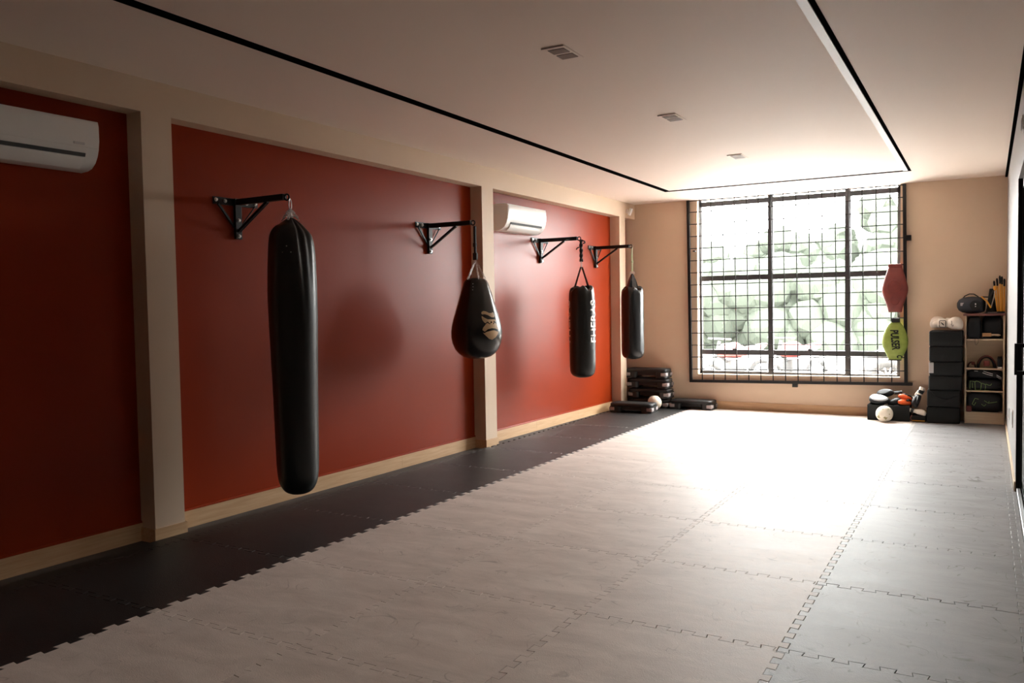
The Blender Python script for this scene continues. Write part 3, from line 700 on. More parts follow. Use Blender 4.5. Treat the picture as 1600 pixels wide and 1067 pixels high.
# ---------------------------------------------------------------- aerobic steppers
def rrect(w, d, r, n=4):
    P = []
    for cx, cy, a0 in ((w-r, r, -PI/2), (w-r, d-r, 0), (r, d-r, PI/2), (r, r, PI)):
        for i in range(n+1): P.append((cx + r*math.cos(a0 + i*PI/2/n), cy + r*math.sin(a0 + i*PI/2/n)))
    return P
def stepper(label, W=0.64, D=0.30, H=0.135):
    t = thing('aerobic_stepper', label, 'stepper', (0, 0, 0), 0, 'aerobic steppers')
    bm = B()
    def ring(ins, z, r=.05): return [(x + ins, y + ins, z) for x, y in rrect(W - 2*ins, D - 2*ins, r)]
    loft(bm, [ring(.012, .085), ring(.004, .10), ring(.006, .122), ring(.014, .131), ring(.03, H)]); put('platform', bm, 'step_black', t, smooth=True)
    bm = B(); loft(bm, [ring(.05, H), ring(.05, H + .003)]); put('grip_surface', bm, 'step_grey' if False else 'step_black', t)
    for x0 in (0.0, W - .17):
        bm = B(); P = [(x + x0, y) for x, y in rrect(.17, D, .045)]
        loft(bm, [[(x, y, z) for x, y in P] for z in (0, .012, .084, .086)]); put('riser', bm, 'step_black', t, smooth=True)
    bm = B(); box(bm, .16, .06, .03, W - .16, D - .06, .09); put('underframe', bm, 'step_black', t)
    for sx in (0, 1):
        for sy in (0, 1):
            bm = B(); w1, d1 = .085, .10
            x0 = -.003 if sx == 0 else W - w1; x1 = w1 if sx == 0 else W + .003
            y0 = -.003 if sy == 0 else D - d1; y1 = d1 if sy == 0 else D + .003
            box(bm, x0, y0, .022, x1, y1, .078, bev=.022 if False else .012, seg=3); put('corner_pad', bm, 'step_grey', t, smooth=True)
    return t
s0 = stepper('black aerobic stepper with grey corners lying on the floor nearest the camera, by the pier'); s0.location = (-3.96, 7.30, 0); s0.rotation_euler = (0, 0, .06)
dup(s0, (-3.29, 7.99, 0), 0.0, 'black aerobic stepper on the floor under the window, right of the stepper stack')
sx = [(-3.95, 7.945, 0.05, 'bottom'), (-3.925, 7.935, .03, 'second from bottom'), (-3.938, 7.93, .015, 'second from top'), (-3.955, 7.92, .01, 'topmost')]
for i, (x, y, rz, wd) in enumerate(sx):
    dup(s0, (x, y, i*.1505 + .001*i), rz, 'black stepper with grey corners, %s in the corner stack' % wd)

# white ball by the steppers
bm = B(); sphere(bm, (0, 0, .1035), .1035, 28, 18)
b = put('ball', bm, 'ball_tan', smooth=True, loc=(-3.27, 7.80, 0.0), label='plain off-white ball on the floor in front of the stepper stack', cat='ball')
b.location = (-3.445, 7.79, 0.0)

# ---------------------------------------------------------------- belly shields on the grille
def shield(name, label, hw, z_top, z_bot, x0, mbody, th=0.10):
    t = thing(name, label, 'belly shield', (x0, 8.226, 0))
    bm = B(); rings = []; n = 30
    def W(q):
        for (a, wa), (b_, wb) in zip(hw, hw[1:]):
            if a <= q <= b_:
                s = (q - a)/(b_ - a); return wa + (wb - wa)*s
        return hw[-1][1]
    def TH(q): return th * (0.35 + 0.65 * math.sin(PI * min(1, max(0, q))) ** .7)
    for i in range(n + 1):
        q = i / n; z = z_top + (z_bot - z_top)*q; w = W(q); tt = TH(q)
        rings.append([(w*math.copysign(abs(math.cos(a))**.7, math.cos(a)), -tt/2 - tt/2*math.copysign(abs(math.sin(a))**.8, math.sin(a)), z) for a in [2*PI*j/32 + .001 for j in range(32)]])
    loft(bm, rings); put('padding', bm, mbody, t, smooth=True, ang=1.0)
    def front(u, z):
        q = (z - z_top)/(z_bot - z_top); w = W(q); tt = TH(q); c = min(1, abs(u)/w)**(1/.7); s = math.sqrt(max(0, 1 - c*c))**.8
        return -tt/2 - tt/2*s
    return t, front
t, fr = shield('belly_shield', 'red padded belly shield hanging on the grille, above the lime one', [(0, .074), (.05, .088), (.14, .104), (.25, .124), (.36, .143), (.46, .156), (.52, .158), (.58, .154), (.68, .136), (.78, .114), (.87, .097), (.94, .088), (1, .080)], 2.00, 1.395, -0.258, 'red_vinyl')
bm = B()
for zc, rr, w in ((1.73, .085, .007), (1.73, .045, .005), (1.545, .055, .006), (1.545, .03, .004)):
    P = [(rr*math.cos(a), zc + rr*1.0*math.sin(a)) for a in [2*PI*j/28 for j in range(28)]]; tube(bm, [(u, fr(u, z) - .001, z) for u, z in P], w, 6, closed=True)
put('embossed_rings', bm, 'red_vinyl', t, smooth=True)
bm = B(); box(bm, -.082, -.055, 1.985, .082, -.002, 2.028, bev=.006); put('strap', bm, 'red_vinyl', t)
t, fr = shield('belly_shield', 'lime green padded belly shield with black lettering hanging low on the grille', [(0, .058), (.05, .078), (.12, .100), (.22, .124), (.34, .145), (.46, .156), (.54, .157), (.63, .151), (.73, .135), (.84, .110), (.93, .090), (1, .076)], 1.265, 0.765, -0.255, 'lime')
bm = B(); box(bm, -.045, -.050, 1.262, .055, -.004, 1.318, bev=.004); put('strap', bm, 'webbing', t)
for txt, size, zc, xc in (('PULSER', .105, 1.035, .0), ('C', .07, .812, .03)):
    bm = text_mesh(txt, size, 3, bold=.0035, cuts=1)
    def fmap(x, y, d, zc=zc, xc=xc):
        z = zc - x*0.76; u = xc + y*1.25 + (zc - z)*-.0; return (u + (1.035 - z)*.10, fr(u, z) - .0025 - d, z)
    extrude_map(bm, fmap, .001); put('lettering', bm, 'black_metal', t)
bm = B(); box(bm, -.085, -.045, .757, .075, -.002, .772, bev=.003); put('lower_strap', bm, 'webbing', t)

# ---------------------------------------------------------------- stack of black covered foam boxes
lv = [0, .205, .418, .600, .776, .968, 1.160]; xo = [.140, .142, .160, .166, .164, .163]; rz = [.02, -.02, .01, -.015, .012, -.01]
wd = ['bottom one', 'second from bottom', 'third from bottom', 'third from top', 'second from top', 'topmost']
for i in range(6):
    h = lv[i+1] - lv[i] - .002; t = thing('foam_block', 'black covered foam block in the tall stack beside the shelf, ' + wd[i], 'foam block', (xo[i], 7.85, lv[i] + .001), rz[i], 'stack of black foam blocks')
    bm = B(); box(bm, 0, 0, 0, .37, .40, h, bev=.016, seg=3); put('cover', bm, 'black_foam', t, smooth=True)
    bm = B(); tube(bm, [(0.012, -.0015, h - .016), (.358, -.0015, h - .016)], .003, 6); put('seam', bm, 'black_foam', t)
    if i == 3:
        bm = B(); box(bm, -.004, -.004, .03, .05, .01, h - .01, bev=.003); put('tape_patch', bm, 'alu', t)
    if i == 1:
        bm = B(); tube(bm, [(.03, -.006, h*1.0), (.10, -.012, h*.62), (.22, -.012, h*.45), (.35, -.008, h*.75)], .005, 6, flat=.5); put('strap', bm, 'webbing', t)
for i, (z, x) in enumerate(((.975, .30), (.958, .37))): pass

# ---------------------------------------------------------------- gloves and mitts
def glove(name, label, loc, r3, s, mats_, group=None, cat='boxing glove', logo=False, fat=1.0):
    """mitten glove built along +X: cuff at the origin, knuckles at the far end"""
    t = thing(name, label, cat, loc, group=group, rot3=r3)
    def body(pts, m, nm, n=20):
        bm = B(); rings = []
        for x, y, z, ry, rz_ in pts: rings.append([(x*s, (y + ry*math.cos(2*PI*j/n))*s*fat, (z + rz_*math.sin(2*PI*j/n))*s*fat) for j in range(n)])
        loft(bm, rings); return put(nm, bm, m, t, smooth=True, ang=1.3)
    body([(.12, 0, 0, .035, .032), (.15, 0, 0, .048, .044), (.19, 0, .004, .062, .055), (.24, 0, .006, .070, .060), (.285, 0, .002, .068, .058), (.32, 0, -.008, .056, .048), (.338, 0, -.014, .034, .030), (.344, 0, -.016, .008, .008)], mats_[0], 'mitten')
    body([(-.005, 0, 0, .044, .040), (0, 0, 0, .050, .046), (.05, 0, 0, .047, .042), (.10, 0, 0, .043, .038), (.125, 0, 0, .044, .038), (.13, 0, 0, .03, .03)], mats_[1], 'cuff')
    body([(.14, .035, 0, .018, .02), (.17, .062, -.002, .024, .024), (.21, .078, -.006, .025, .024), (.25, .076, -.010, .022, .021), (.275, .066, -.012, .014, .014), (.282, .062, -.012, .004, .004)], mats_[0], 'thumb', 14)
    bm = B(); rings = []
    for x in (.045, .047, .10, .102):
        e = .0035 if x in (.047, .10) else .0; rings.append([(x*s, (.0475 + e)*math.cos(2*PI*j/20)*s*fat, (.042 + e)*math.sin(2*PI*j/20)*s*fat) for j in range(20)])
    loft(bm, rings); put('wrist_strap', bm, mats_[2], t, smooth=True)
    return t
# pair of white gloves on top of the stack
gl1 = glove('boxing_glove', 'white boxing glove with black outlined badge lying on the black stack, front one', (0.262, 7.955, 1.252), (0.5, 0.0, -.06), .80, ('white_vinyl', 'white_vinyl', 'white_vinyl'), fat=1.55)
bm = B(); ff = .80*1.55
def cf(u, v): return -math.sqrt(max(.0001, (.050*ff)**2 - v*v)) - .004
P = [(.016, -.038), (.022, -.044), (.080, -.044), (.086, -.038), (.088, .030), (.080, .038), (.024, .038), (.018, .030)]
W = [Vector((u, cf(u, v), v)) for u, v in P]; Rm = Matrix.Rotation(-.5, 4, 'X')
tube(bm, [Rm @ w for w in W], .0045, 6, closed=True); put('badge_outline', bm, 'black_metal', gl1, smooth=True)
bm = B(); tube(bm, [Rm @ Vector((u, cf(u, v) - .001, v)) for u, v in ((.036, .016), (.044, .004), (.056, -.006), (.070, -.024))], [.004, .006, .008, .003], 6); put('badge_mark', bm, 'black_metal', gl1, smooth=True)
bm = B(); cg = lambda u, v: -math.sqrt(max(.0001, .083**2 - v*v)) - .004
tube(bm, [Rm @ Vector((u, cg(u, v), v)) for u, v in ((.148, .034), (.158, .022), (.150, .014), (.162, .006), (.150, -.010), (.160, -.022), (.172, -.012), (.174, -.030), (.156, -.034))], .003, 5); put('script_mark', bm, 'black_metal', gl1)
gl2 = glove('boxing_glove', 'white boxing glove on the black stack, rear one with its round end to the left', (0.425, 8.145, 1.262), (0.0, .02, PI - .25), .80, ('white_vinyl', 'white_vinyl', 'white_vinyl'), fat=1.55)

# ---------------------------------------------------------------- open black crate with gear
t = thing('storage_crate', 'low open black fabric crate full of pads beneath the window corner', 'crate', (-0.555, 7.86, 0))
bm = B(); CW, CD, CH = .50, .33, .20
box(bm, 0, 0, 0, CW, .012, CH, bev=.004); put('long_side', bm, 'black_foam', t); bm = B(); box(bm, 0, CD - .012, 0, CW, CD, CH, bev=.004); put('long_side', bm, 'black_foam', t)
bm = B(); box(bm, 0, .012, 0, .012, CD - .012, CH, bev=.004); put('short_side', bm, 'black_foam', t); bm = B(); box(bm, CW - .012, .012, 0, CW, CD - .012, CH, bev=.004); put('short_side', bm, 'black_foam', t)
bm = B(); box(bm, .012, .012, 0, CW - .012, CD - .012, .01); put('base', bm, 'black_foam', t)

def mitt(label, loc, r3, cols_, w=.12, L=.24):
    t = thing('focus_mitt', label, 'focus mitt', loc, rot3=r3)
    bm = B(); rings = []
    for z, k in ((-.025, .90), (-.018, .98), (0, 1.0), (.018, .98), (.026, .90)):
        rings.append([(L/2*k*math.cos(a)*(1 + .08*math.cos(a)), w/2*k*math.sin(a)*(1.1 - .15*math.cos(a)), z) for a in [2*PI*j/28 for j in range(28)]])
    loft(bm, rings); put('pad', bm, cols_[0], t, smooth=True, ang=1.2)
    bm = B(); rings = []
    for z, k in ((.024, .86), (.032, .80), (.034, .5), (.034, .02)):
        rings.append([(L/2*k*math.cos(a)*(1 + .08*math.cos(a)), w/2*k*math.sin(a)*(1.1 - .15*math.cos(a)), z) for a in [2*PI*j/28 for j in range(28)]])
    loft(bm, rings); put('strike_face', bm, cols_[1], t, smooth=True, ang=1.2)
    bm = B(); tube(bm, [(.02 + L/2*.9, 0, -.01), (.07 + L/2*.9, .01, -.02), (.11 + L/2*.9, .02, -.03)], .03, 10, flat=.5); put('wrist_strap', bm, cols_[2], t, smooth=True)
    return t
mitt('pale grey and black focus mitt lying over the left end of the crate', (-.43, 7.95, .262), (.55, .10, .12), ('black_vinyl', 'grey_vinyl', 'black_vinyl'), .15, .25)
mitt('black focus mitt leaning up at the back of the crate behind the grey mitt', (-.37, 8.10, .330), (.7, -.15, -.25), ('black_vinyl', 'black_vinyl', 'black_vinyl'), .11, .22)
glove('boxing_glove', 'black glove with small white badge in the middle of the crate', (-.385, 8.01, .185), (.2, -.30, -.25), .74, ('black_vinyl', 'black_vinyl', 'white_vinyl'))
glove('boxing_glove', 'black and tan glove pushed down in the crate left of the orange pads', (-.22, 8.0, .17), (.3, -.9, .5), .62, ('black_vinyl', 'white_vinyl', 'black_vinyl'))
for loc, r3, lab in (((-.20, 7.92, .245), (.2, .12, .35), 'lower bright orange pad with black strap in the crate'), ((-.20, 8.02, .315), (-.3, .3, -.05), 'upper bright orange pad behind in the crate')):
    t = thing('orange_pad', lab, 'pad', loc, rot3=r3, group='orange pads in the crate')
    bm = B(); rings = []
    for x, k in ((0, .25), (.01, .6), (.035, .92), (.07, 1), (.11, .95), (.15, .7), (.17, .3)): rings.append([(x, .048*k*math.cos(a), .036*k*math.sin(a)) for a in [2*PI*j/20 for j in range(20)]])
    loft(bm, rings); put('padding', bm, 'orange', t, smooth=True, ang=1.3)
    bm = B(); tube(bm, [(.10, -.03, .035), (.13, .0, .042), (.17, .01, .02), (.21, 0, .005)], .016, 8, flat=.5); put('strap', bm, 'black_vinyl', t, smooth=True)

# gloves piled between crate and stack
t = thing('plastic_tray', 'low black tray with yellow rim under the gloves beside the crate', 'tray', (-.035, 7.87, 0))
bm = B(); box(bm, 0, 0, .0, .165, .25, .085, bev=.01); put('body', bm, 'black_foam', t)
bm = B(); box(bm, .005, -.006, .012, .155, .0, .024, bev=.002); put('yellow_band', bm, 'yellow', t)
bm = B(); tube(bm, [(-.005, -.004, .006), (-.01, -.006, .05), (.005, -.004, .09)], .012, 8, flat=.6); put('purple_tab', bm, 'plum', t, smooth=True)
glove('boxing_glove', 'white glove with black badge lying lowest beside the crate', (-.065, 7.905, .150), (.3, .18, -.22), .60, ('white_vinyl', 'white_vinyl', 'black_vinyl'), logo=False)
glove('boxing_glove', 'black glove with white cuff standing on the white glove beside the crate', (.085, 7.96, .43), (.25, 1.15, -2.7), .78, ('black_vinyl', 'white_vinyl', 'black_vinyl'))
glove('boxing_glove', 'black and white glove at the back of the pile against the black stack', (-.055, 8.08, .235), (-.2, -.85, .1), .66, ('white_vinyl', 'black_vinyl', 'white_vinyl'))

# soccer ball
t = thing('soccer_ball', 'white soccer ball with olive patches in front of the black crate', 'ball', (-0.338, 7.735, 0))
bm = B(); sphere(bm, (0, 0, .1035), .1035, 36, 22); put('cover', bm, 'ball_white', t, smooth=True)
bm = B(); rnd = random.Random(5)
dirs = [(-.55, -.75, -.30), (.25, -.9, -.45), (.62, -.75, .05), (-.1, -.75, .62), (.5, -.55, .65), (-.8, -.4, .35), (.45, .6, .6), (-.5, .7, -.2)]
for q, dv in enumerate(dirs):
    d = Vector(dv).normalized(); a, b_ = frame_of(d); big = .030 if q < 2 else .012
    ring = []
    for j in range(7):
        an = 2*PI*j/7 + q; rr = big*(1 if j % 2 == 0 else .45); p = (d*.1035 + a*math.cos(an)*rr + b_*math.sin(an)*rr).normalized()*.1046; ring.append(bm.verts.new(p + Vector((0, 0, .1035))))
    c = bm.verts.new(d*.1052 + Vector((0, 0, .1035)))
    for j in range(7): bm.faces.new((ring[j], ring[(j+1) % 7], c))
put('patches', bm, 'ball_green', t, smooth=True)

# ---------------------------------------------------------------- shelf unit
SX0, SX1, SY0, SY1, SH = 0.556, 0.985, 8.00, 8.28, 1.345
sh = thing('shelf_unit', 'narrow birch shelf unit in the back right corner with a plum top', 'shelf', (0, 0, 0))
bm = B(); box(bm, SX0, SY0, 0, SX0 + .016, SY1, SH); put('side_panel', bm, 'birch', sh)
bm = B(); box(bm, SX1 - .016, SY0, 0, SX1, SY1, SH); put('side_panel', bm, 'birch', sh)
bm = B(); box(bm, SX0 + .016, SY1 - .006, .02, SX1 - .016, SY1, SH); put('back_panel', bm, 'birch', sh)
bm = B(); box(bm, SX0 - .02, SY0 - .015, SH, SX1 + .003, SY1, SH + .026, bev=.003); put('top_board', bm, 'plum', sh)
lev = [1.055, .692, .413, .142]
for z in lev:
    bm = B(); box(bm, SX0 + .016, SY0, z - .016, SX1 - .016, SY1 - .006, z); put('shelf_board', bm, 'birch', sh)
bm = B(); box(bm, SX0 + .016, SY0 + .02, 0, SX1 - .016, SY0 + .035, lev[3] - .016); put('kick_board', bm, 'birch', sh)

def lump(name, label, cat, x0, x1, y0, y1, z0, z1, m, seed=0, group=None, pipes=(), pm='lime_pipe'):
    t = thing(name, label, cat, ((x0 + x1)/2, (y0 + y1)/2, z0), group=group)
    bm = B(); rnd = random.Random(seed); rings = []; w, d, h = (x1-x0)/2, (y1-y0)/2, z1-z0; ph = rnd.uniform(0, 6)
    for k in range(13):
        q = k/12; s = (1 - abs(2*q - 1)**6)**.4 if 0 < k < 12 else .75
        rings.append([(w*s*math.copysign(abs(math.cos(a))**.3, math.cos(a)), d*s*math.copysign(abs(math.sin(a))**.35, math.sin(a)), h*q*(1 - .10*(.5 + .5*math.sin(2*a + ph)) if k > 5 else 1)) for a in [2*PI*j/32 for j in range(32)]])
    loft(bm, rings); put('body', bm, m, t, smooth=True, ang=1.4)
    for pl in pipes:
        bm = B(); tube(bm, [(u, -d - .002, v) for u, v in pl], .0035, 6); put('piping', bm, pm, t, smooth=True)
    return t
# top compartment
lump('gear_bag', 'black gear bag overhanging the upper shelf board on its left', 'bag', .574, .735, 7.975, 8.235, 1.0565, 1.335, 'black_vinyl', 1)
lump('gear_bag', 'black gear bag filling the back right of the upper shelf', 'bag', .74, .967, 8.09, 8.26, 1.056, 1.343, 'black_vinyl', 2)
t = thing('hand_brush', 'wooden hand brush lying on the upper shelf in front of a black bag', 'brush', (.742, 8.03, 1.085), .03)
bm = B(); box(bm, 0, 0, 0, .10, .045, .045, bev=.006); put('brush_block', bm, wood('brush_wood', (.45, .22, .09), (.55, .30, .14), axis=0), t)
bm = B(); tube(bm, [(.10, .022, .020), (.13, .022, .022), (.175, .022, .018), (.20, .022, .015)], [.014, .010, .013, .006], 10); put('brush_handle', bm, 'birch', t, smooth=True)
bm = B(); box(bm, .004, .003, -.028, .096, .042, .001); put('bristles', bm, 'black_foam', t)
bm = B(); tube(bm, [(.666, 7.985, 1.08), (.664, 7.984, 1.02), (.672, 7.984, .985), (.680, 7.984, .982), (.700, 7.984, 1.012), (.698, 7.985, 1.08)], .0022, 6)
put('cord_loop', bm, 'black_vinyl', label='thin dark cord loop dangling over the upper shelf edge', cat='cord')
# second compartment : two headgears, dark glove, small white item
def headgear(label, x, y, z, s, rz, pads):
    t = thing('head_guard', label, 'head guard', (x, y, z), rz)
    bm = B(); rings = []
    for i in range(17):
        a = PI*i/16; c = Vector((math.cos(a)*.095*s, 0, math.sin(a)*.145*s)); nrm = Vector((math.cos(a), 0, math.sin(a)))
        rings.append([c + nrm*.020*s*math.cos(b_) + Vector((0, .075*s*math.sin(b_), 0)) for b_ in [2*PI*j/14 for j in range(14)]])
    loft(bm, rings); put('shell', bm, 'black_vinyl', t, smooth=True, ang=1.3)
    bm = B(); tube(bm, [(math.cos(a)*.098*s, -.055*s, math.sin(a)*.150*s) for a in [PI*(.12 + .76*i/12) for i in range(13)]], .016*s, 8); put('brow_band', bm, 'red_vinyl', t, smooth=True)
    bm = B()
    for px, pz, r in pads: box(bm, px*s - r, -.105*s, pz*s - r, px*s + r, -.055*s, pz*s + r, bev=.012, seg=3)
    put('cheek_pad', bm, 'red_vinyl', t, smooth=True)
    return t
headgear('black and red head guard on the middle shelf, right one', .79, 8.12, .694, .95, .05, [(.0, .06, .034)])
headgear('black and red head guard on the middle shelf, left one', .628, 8.13, .694, .44, .1, [(.03, .12, .020)])
lump('gear_bag', 'dark rounded pouch at the right end of the middle shelf', 'bag', .906, .966, 8.06, 8.22, .694, .84, 'black_vinyl', 5)
bm = B(); box(bm, 0, 0, 0, .048, .05, .018, bev=.004); put('tape_box', bm, 'white_print', loc=(.908, 8.005, .6935), label='small white box at the right front of the middle shelf', cat='box')
# third compartment
lime = [[(-.155, .01), (-.152, .115), (-.10, .108)], [(-.125, .03), (-.128, .095)], [(-.095, .005), (-.100, .10), (-.085, .118), (-.055, .108), (-.03, .09), (-.032, .05), (-.038, .006), (-.092, .004)],
        [(-.03, .09), (-.015, .088), (.015, .078), (.018, .04), (.008, .006), (.05, .005)], [(.02, .082), (.05, .068), (.07, .068), (.082, .088)]]
lump('shin_guards', 'black gear with green piping on the third shelf', 'shin guards', .574, .960, 8.02, 8.24, .414, .560, 'black_vinyl', 6, pipes=lime)
t = lump('gear_bag', 'black gear bag with white stripes on top of the green piped gear', 'bag', .574, .965, 8.03, 8.24, .561, .674, 'black_vinyl', 7, pipes=[[(-.01, .095), (.03, .080), (.09, .060)], [(-.02, .075), (.03, .055), (.09, .040)], [(.13, .050), (.175, .022)], [(.13, .030), (.175, .004)], [(-.11, .095), (-.07, .093)]], pm='white_print')
# bottom compartment
green = [[(-.13, .10), (-.10, .17), (-.06, .16)], [(-.13, .10), (-.11, .08), (-.09, .12)], [(.0, .145), (.045, .115), (.055, .14)], [(.045, .115), (.14, .135)], [(-.03, .10), (.0, .075), (.02, .10)]]
lump('gear_bag', 'black gear with thin green cords on the lowest shelf', 'bag', .574, .965, 8.035, 8.24, .143, .394, 'black_vinyl', 9, pipes=green)
lump('glove_pouch', 'small dark red pouch at the left front of the lowest shelf', 'pouch', .575, .635, 8.0, 8.032, .143, .225, 'red_vinyl', 10)

# ---------------------------------------------------------------- on top of the shelf
zt = SH + .026
t = thing('portable_speaker', 'dark navy portable speaker with carry handle on top of the shelf', 'speaker', (0.63, 8.10, zt + .001), -.15)
bm = B(); rings = []
RS = .105
for x, k in ((-.165, .15), (-.160, .42), (-.145, .66), (-.11, .86), (-.06, .97), (0, 1), (.06, .97), (.10, .90), (.125, .80), (.13, .72)):
    rings.append([(x, RS*k*math.cos(a), RS + RS*k*math.sin(a)) for a in [2*PI*j/32 for j in range(32)]])
loft(bm, rings); put('speaker_body', bm, 'navy', t, smooth=True, ang=1.2)
for s in (1, -1):
    bm = B(); lathe(bm, [(.078, 0), (.080, .004), (.072, .010), (.060, .006), (.0005, .006)], 32, T(.128 if s > 0 else -.16, 0, RS) @ Matrix.Rotation(PI/2*s, 4, 'Y') @ Matrix.Scale(1 if s > 0 else .5, 4))
    put('bass_radiator', bm, 'black_metal', t, smooth=True)
bm = B(); lathe(bm, [(.062, -.006), (.064, 0), (.060, .004), (.050, .002), (.0005, .002)], 32, T(.055, -RS*.985, RS - .005) @ Matrix.Rotation(PI/2, 4, 'X') ); put('control_ring', bm, 'black_metal', t, smooth=True)
bm = B(); box(bm, .048, -RS - .004, RS + .004, .062, -RS + .002, RS + .022, bev=.002); sphere(bm, (.055, -RS - .001, RS - .016), .007, 12, 8); put('badge_mark', bm, 'white_print', t)
bm = B(); box(bm, -.115, -RS*.90, RS - .008, -.075, -RS*.86, RS + .030, bev=.002); put('front_badge', bm, 'step_grey', t)
bm = B(); tube(bm, [(-.115, 0, RS*1.68), (-.08, 0, RS*2.1), (-.03, 0, RS*2.33), (.02, 0, RS*2.30), (.06, 0, RS*2.02), (.085, 0, RS*1.78)], .011, 10, flat=.6); put('carry_handle', bm, 'black_metal', t, smooth=True)

# training cone with black square foot, tray and yellow poles
t = thing('training_cone', 'black training cone on top of the shelf between speaker and poles', 'cone', (0.838, 8.175, zt + .001))
bm = B(); box(bm, -.07, -.07, 0, .07, .07, .012, bev=.004); put('cone_foot', bm, 'black_foam', t)
bm = B(); lathe(bm, [(.062, .012), (.052, .06), (.022, .30), (.018, .305)], 24); put('cone_body', bm, 'black_foam', t, smooth=True)
def pole(label, x, y, z, L, tilt, az, tip=True):
    t = thing('agility_pole', label, 'pole', (x, y, z), rot3=(tilt*math.cos(az), tilt*math.sin(az), 0), group='yellow agility poles on the shelf')
    bm = B(); tube(bm, [(0, 0, .02), (0, 0, L*.80)], .0085, 10); put('shaft', bm, 'yellow', t, smooth=True)
    bm = B(); tube(bm, [(0, 0, L*.78), (0, 0, L*.95), (0, 0, L)], [.010, .013, .007], 10); put('end_cap', bm, 'black_metal', t, smooth=True)
    bm = B(); tube(bm, [(0, 0, 0), (0, 0, .02)], .010, 10); put('foot', bm, 'black_metal', t, smooth=True)
    return t
zz = zt + .004
for i, (x, y, L, tl, az, lab) in enumerate(((.908, 8.045, .40, .11, -PI/2, 'leftmost'), (.925, 8.075, .43, .07, -PI/2, 'second from left'), (.941, 8.04, .46, .035, -PI/2, 'middle one'), (.957, 8.075, .45, .02, -PI/2, 'second from right'), (.974, 8.045, .42, .0, 0, 'rightmost'))):
    pole('yellow pole with black end standing in the bundle on the shelf top, ' + lab, x, y, zz, L, tl, az)
t = thing('folding_hurdle', 'small yellow and black hurdle leaning beside the speaker on the shelf', 'hurdle', (0.79, 8.03, zt + .001))
bm = B(); tube(bm, [(-.06, 0, .21), (.0, 0, .15), (.045, 0, .07)], .010, 8); put('crossbar', bm, 'yellow', t, smooth=True)
bm = B(); tube(bm, [(.045, .01, .07), (.075, .01, .20), (.09, .01, .31)], .006, 8); put('upright_rod', bm, 'chrome', t, smooth=True)
bm = B(); sphere(bm, (.086, .008, .31), .02, 12, 8, sz=1.6); put('yellow_clip', bm, 'yellow', t, smooth=True)
bm = B(); tube(bm, [(-.055, .012, .205), (.03, .014, .20), (.075, .014, .29), (.105, .012, .32)], .009, 8); box(bm, -.02, -.02, 0, .12, .05, .012); put('black_frame', bm, 'black_metal', t, smooth=True)
t = thing('plastic_tray', 'flat black tray on the right of the shelf top under the poles', 'tray', (0, 0, 0))
# tray sits in front of the pole feet
bm = B(); box(bm, .78, 7.988, zt + .0005, .98, 8.012, zt + .022, bev=.004); put('tray_body', bm, 'black_foam', t)
bm = B(); box(bm, .80, 7.985, zt + .012, .90, 7.989, zt + .016); put('tray_rim', bm, 'step_grey', t)

# ---------------------------------------------------------------- outside
bm = B(); box(bm, -60, YB + .2, -0.30, 60, 90, -0.12)
struct('ground', bm, 'asphalt')
bm = B(); box(bm, -24, 21.5, -.12, -7.7, 23, 2.0); bz = put('shop_building', bm, 'facade', label='pale low shop building across the street beyond the window', cat='building')
for i in range(4):
    bm = B(); box(bm, -23 + i*3.9, 21.46, .1, -20.4 + i*3.9, 21.5, 1.7); put('shop_opening', bm, 'facade_dark', bz)
random.seed(9)
def blobs(bm, n, x0, x1, y, z0, z1, r0, r1):
    for k in range(n):
        bmesh.ops.create_icosphere(bm, subdivisions=2, radius=random.uniform(r0, r1), matrix=T(random.uniform(x0, x1), y + random.uniform(-.5, .5), random.uniform(z0, z1)))
    for v in bm.verts: v.co += Vector((random.uniform(-.07, .07), random.uniform(-.07, .07), random.uniform(-.07, .07)))
bm = B(); blobs(bm, 420, -24, 8, 25.2, 0.0, 2.5, .55, .85); put('hedge', bm, 'foliage', label='long dense green hedge across the far side of the street', cat='hedge')
for i, (x, y, h, w) in enumerate(((-21, 28.5, 4.6, 1.7), (-15.5, 29, 4.4, 1.7), (-10, 28.5, 4.2, 1.6), (-5.4, 29, 4.6, 1.6), (-1.2, 28, 6.3, 1.5))):
    t = thing('tree', 'green tree rising behind the far hedge, %s through the window' % ('leftmost', 'second from left', 'middle one', 'second from right', 'tallest, rightmost')[i], 'tree', (x, y, -.12), group='trees beyond the window')
    bm = B(); tube(bm, [(0, 0, 0), (.1, 0, h*.5), (0, .1, h*.7)], [.22, .16, .08], 8); put('trunk', bm, 'facade_dark', t, smooth=True)
    bm = B(); blobs(bm, 60, -w, w, 0, h*.40, h - .5, .45, .75); put('crown', bm, 'foliage', t)
def wheel(par, x, y, z, r, w, rim='alu', nm='wheel'):
    bm = B(); tube(bm, [(x + (r - w*.45)*math.cos(a), y, z + (r - w*.45)*math.sin(a)) for a in [2*PI*j/32 for j in range(32)]], w*.48, 10, closed=True); o = put(nm, bm, 'tyre', par, smooth=True)
    bm = B()
    for k in range(10):
        a = 2*PI*k/10; tube(bm, [(x + .03*math.cos(a), y - .02, z + .03*math.sin(a)), (x + (r - w*.8)*math.cos(a), y - .02, z + (r - w*.8)*math.sin(a))], .014, 6)
    lathe(bm, [(.05, 0), (.05, .03), (.0005, .035)], 14, T(x, y - .01, z) @ Matrix.Rotation(PI/2, 4, 'X')); put('spokes', bm, rim, o, smooth=True)
car = thing('parked_car', 'silver car parked outside behind the lower right window panes', 'car', (0, 0, 0))
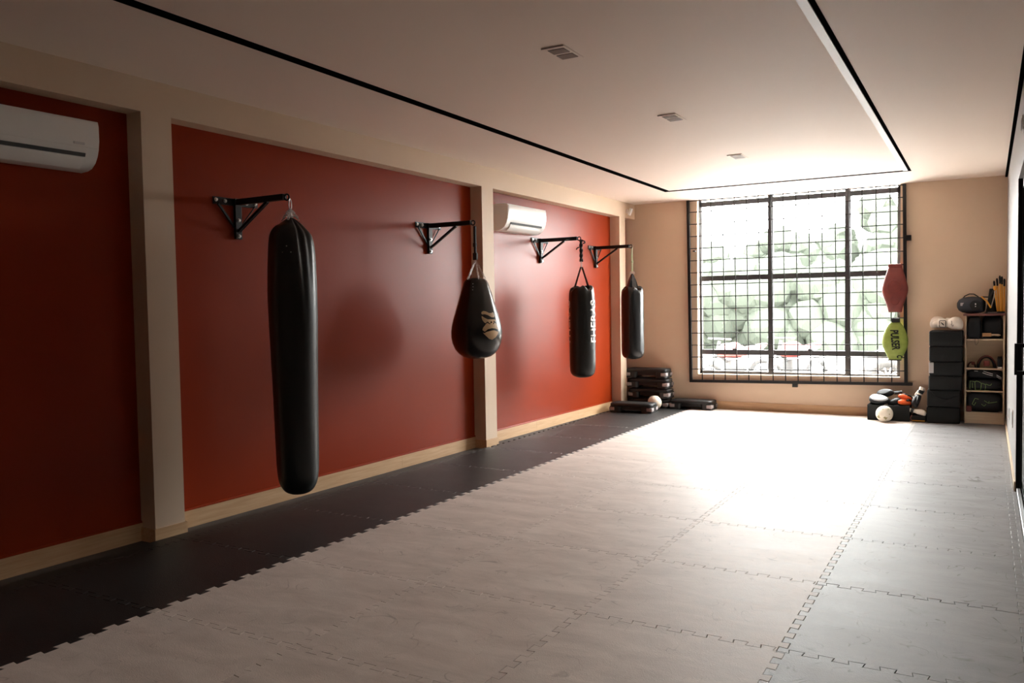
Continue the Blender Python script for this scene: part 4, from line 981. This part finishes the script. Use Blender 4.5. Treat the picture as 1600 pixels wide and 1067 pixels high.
body = [(-1.05, .14), (-1.08, .36), (-1.0, .62), (-.6, .80), (.0, .86), (.55, 1.28), (1.3, 1.36), (2.2, 1.30), (2.9, .95), (3.1, .85), (3.12, .3), (3.0, .12)]
bm = B(); rings = []
for y, k in ((10.95, .96), (11.03, 1.0), (12.4, 1.0), (12.48, .96)): rings.append([((x - 1)*k + 1, y, (z - .5)*k + .5) for x, z in body])
loft(bm, rings); put('car_body', bm, 'car_paint', car)
bm = B(); wallp = [(.15, .90), (.62, 1.22), (1.3, 1.28), (2.1, 1.22), (2.55, .95)]; prism(bm, wallp, lambda u, v, q: (u, q, v), 10.93, 10.96); put('side_window', bm, 'car_glass', car)
wheel(car, -.60, 10.93, .30, .31, .17); wheel(car, 2.35, 10.93, .30, .31, .17)
def bike(label, x, y, m):
    t = thing('motorcycle', label, 'motorcycle', (x, y, -.12), group='motorcycles outside the window')
    wheel(t, -.62, 0, .31, .31, .10); wheel(t, .62, 0, .31, .31, .10)
    bm = B(); rings = []
    for px, pz, a, b_ in ((-.45, .75, .05, .05), (-.3, .80, .13, .13), (0, .80, .16, .15), (.2, .76, .13, .09), (.6, .84, .11, .06), (.75, .88, .03, .03)): rings.append([(px, a*math.cos(q), pz + b_*math.sin(q)) for q in [2*PI*j/14 for j in range(14)]])
    loft(bm, rings); put('tank_and_seat', bm, m, t, smooth=True)
    bm = B(); tube(bm, [(-.62, 0, .31), (-.45, 0, .75), (-.38, 0, .98)], .03, 8); tube(bm, [(.62, 0, .31), (.1, 0, .42), (-.4, 0, .72)], .03, 8); tube(bm, [(-.38, -.3, 1.02), (-.38, .3, 1.02)], .018, 8); box(bm, -.22, -.12, .28, .18, .12, .62, bev=.03); put('chassis', bm, 'tyre', t, smooth=True)
    return t
bike('red motorcycle parked outside, behind the lower left panes', -3.2, 11.4, 'bike_red').rotation_euler = (0, 0, 1.0)
bike('red and grey motorcycle parked outside, behind the lower middle panes', -2.25, 11.9, 'bike_red').rotation_euler = (0, 0, 1.1)
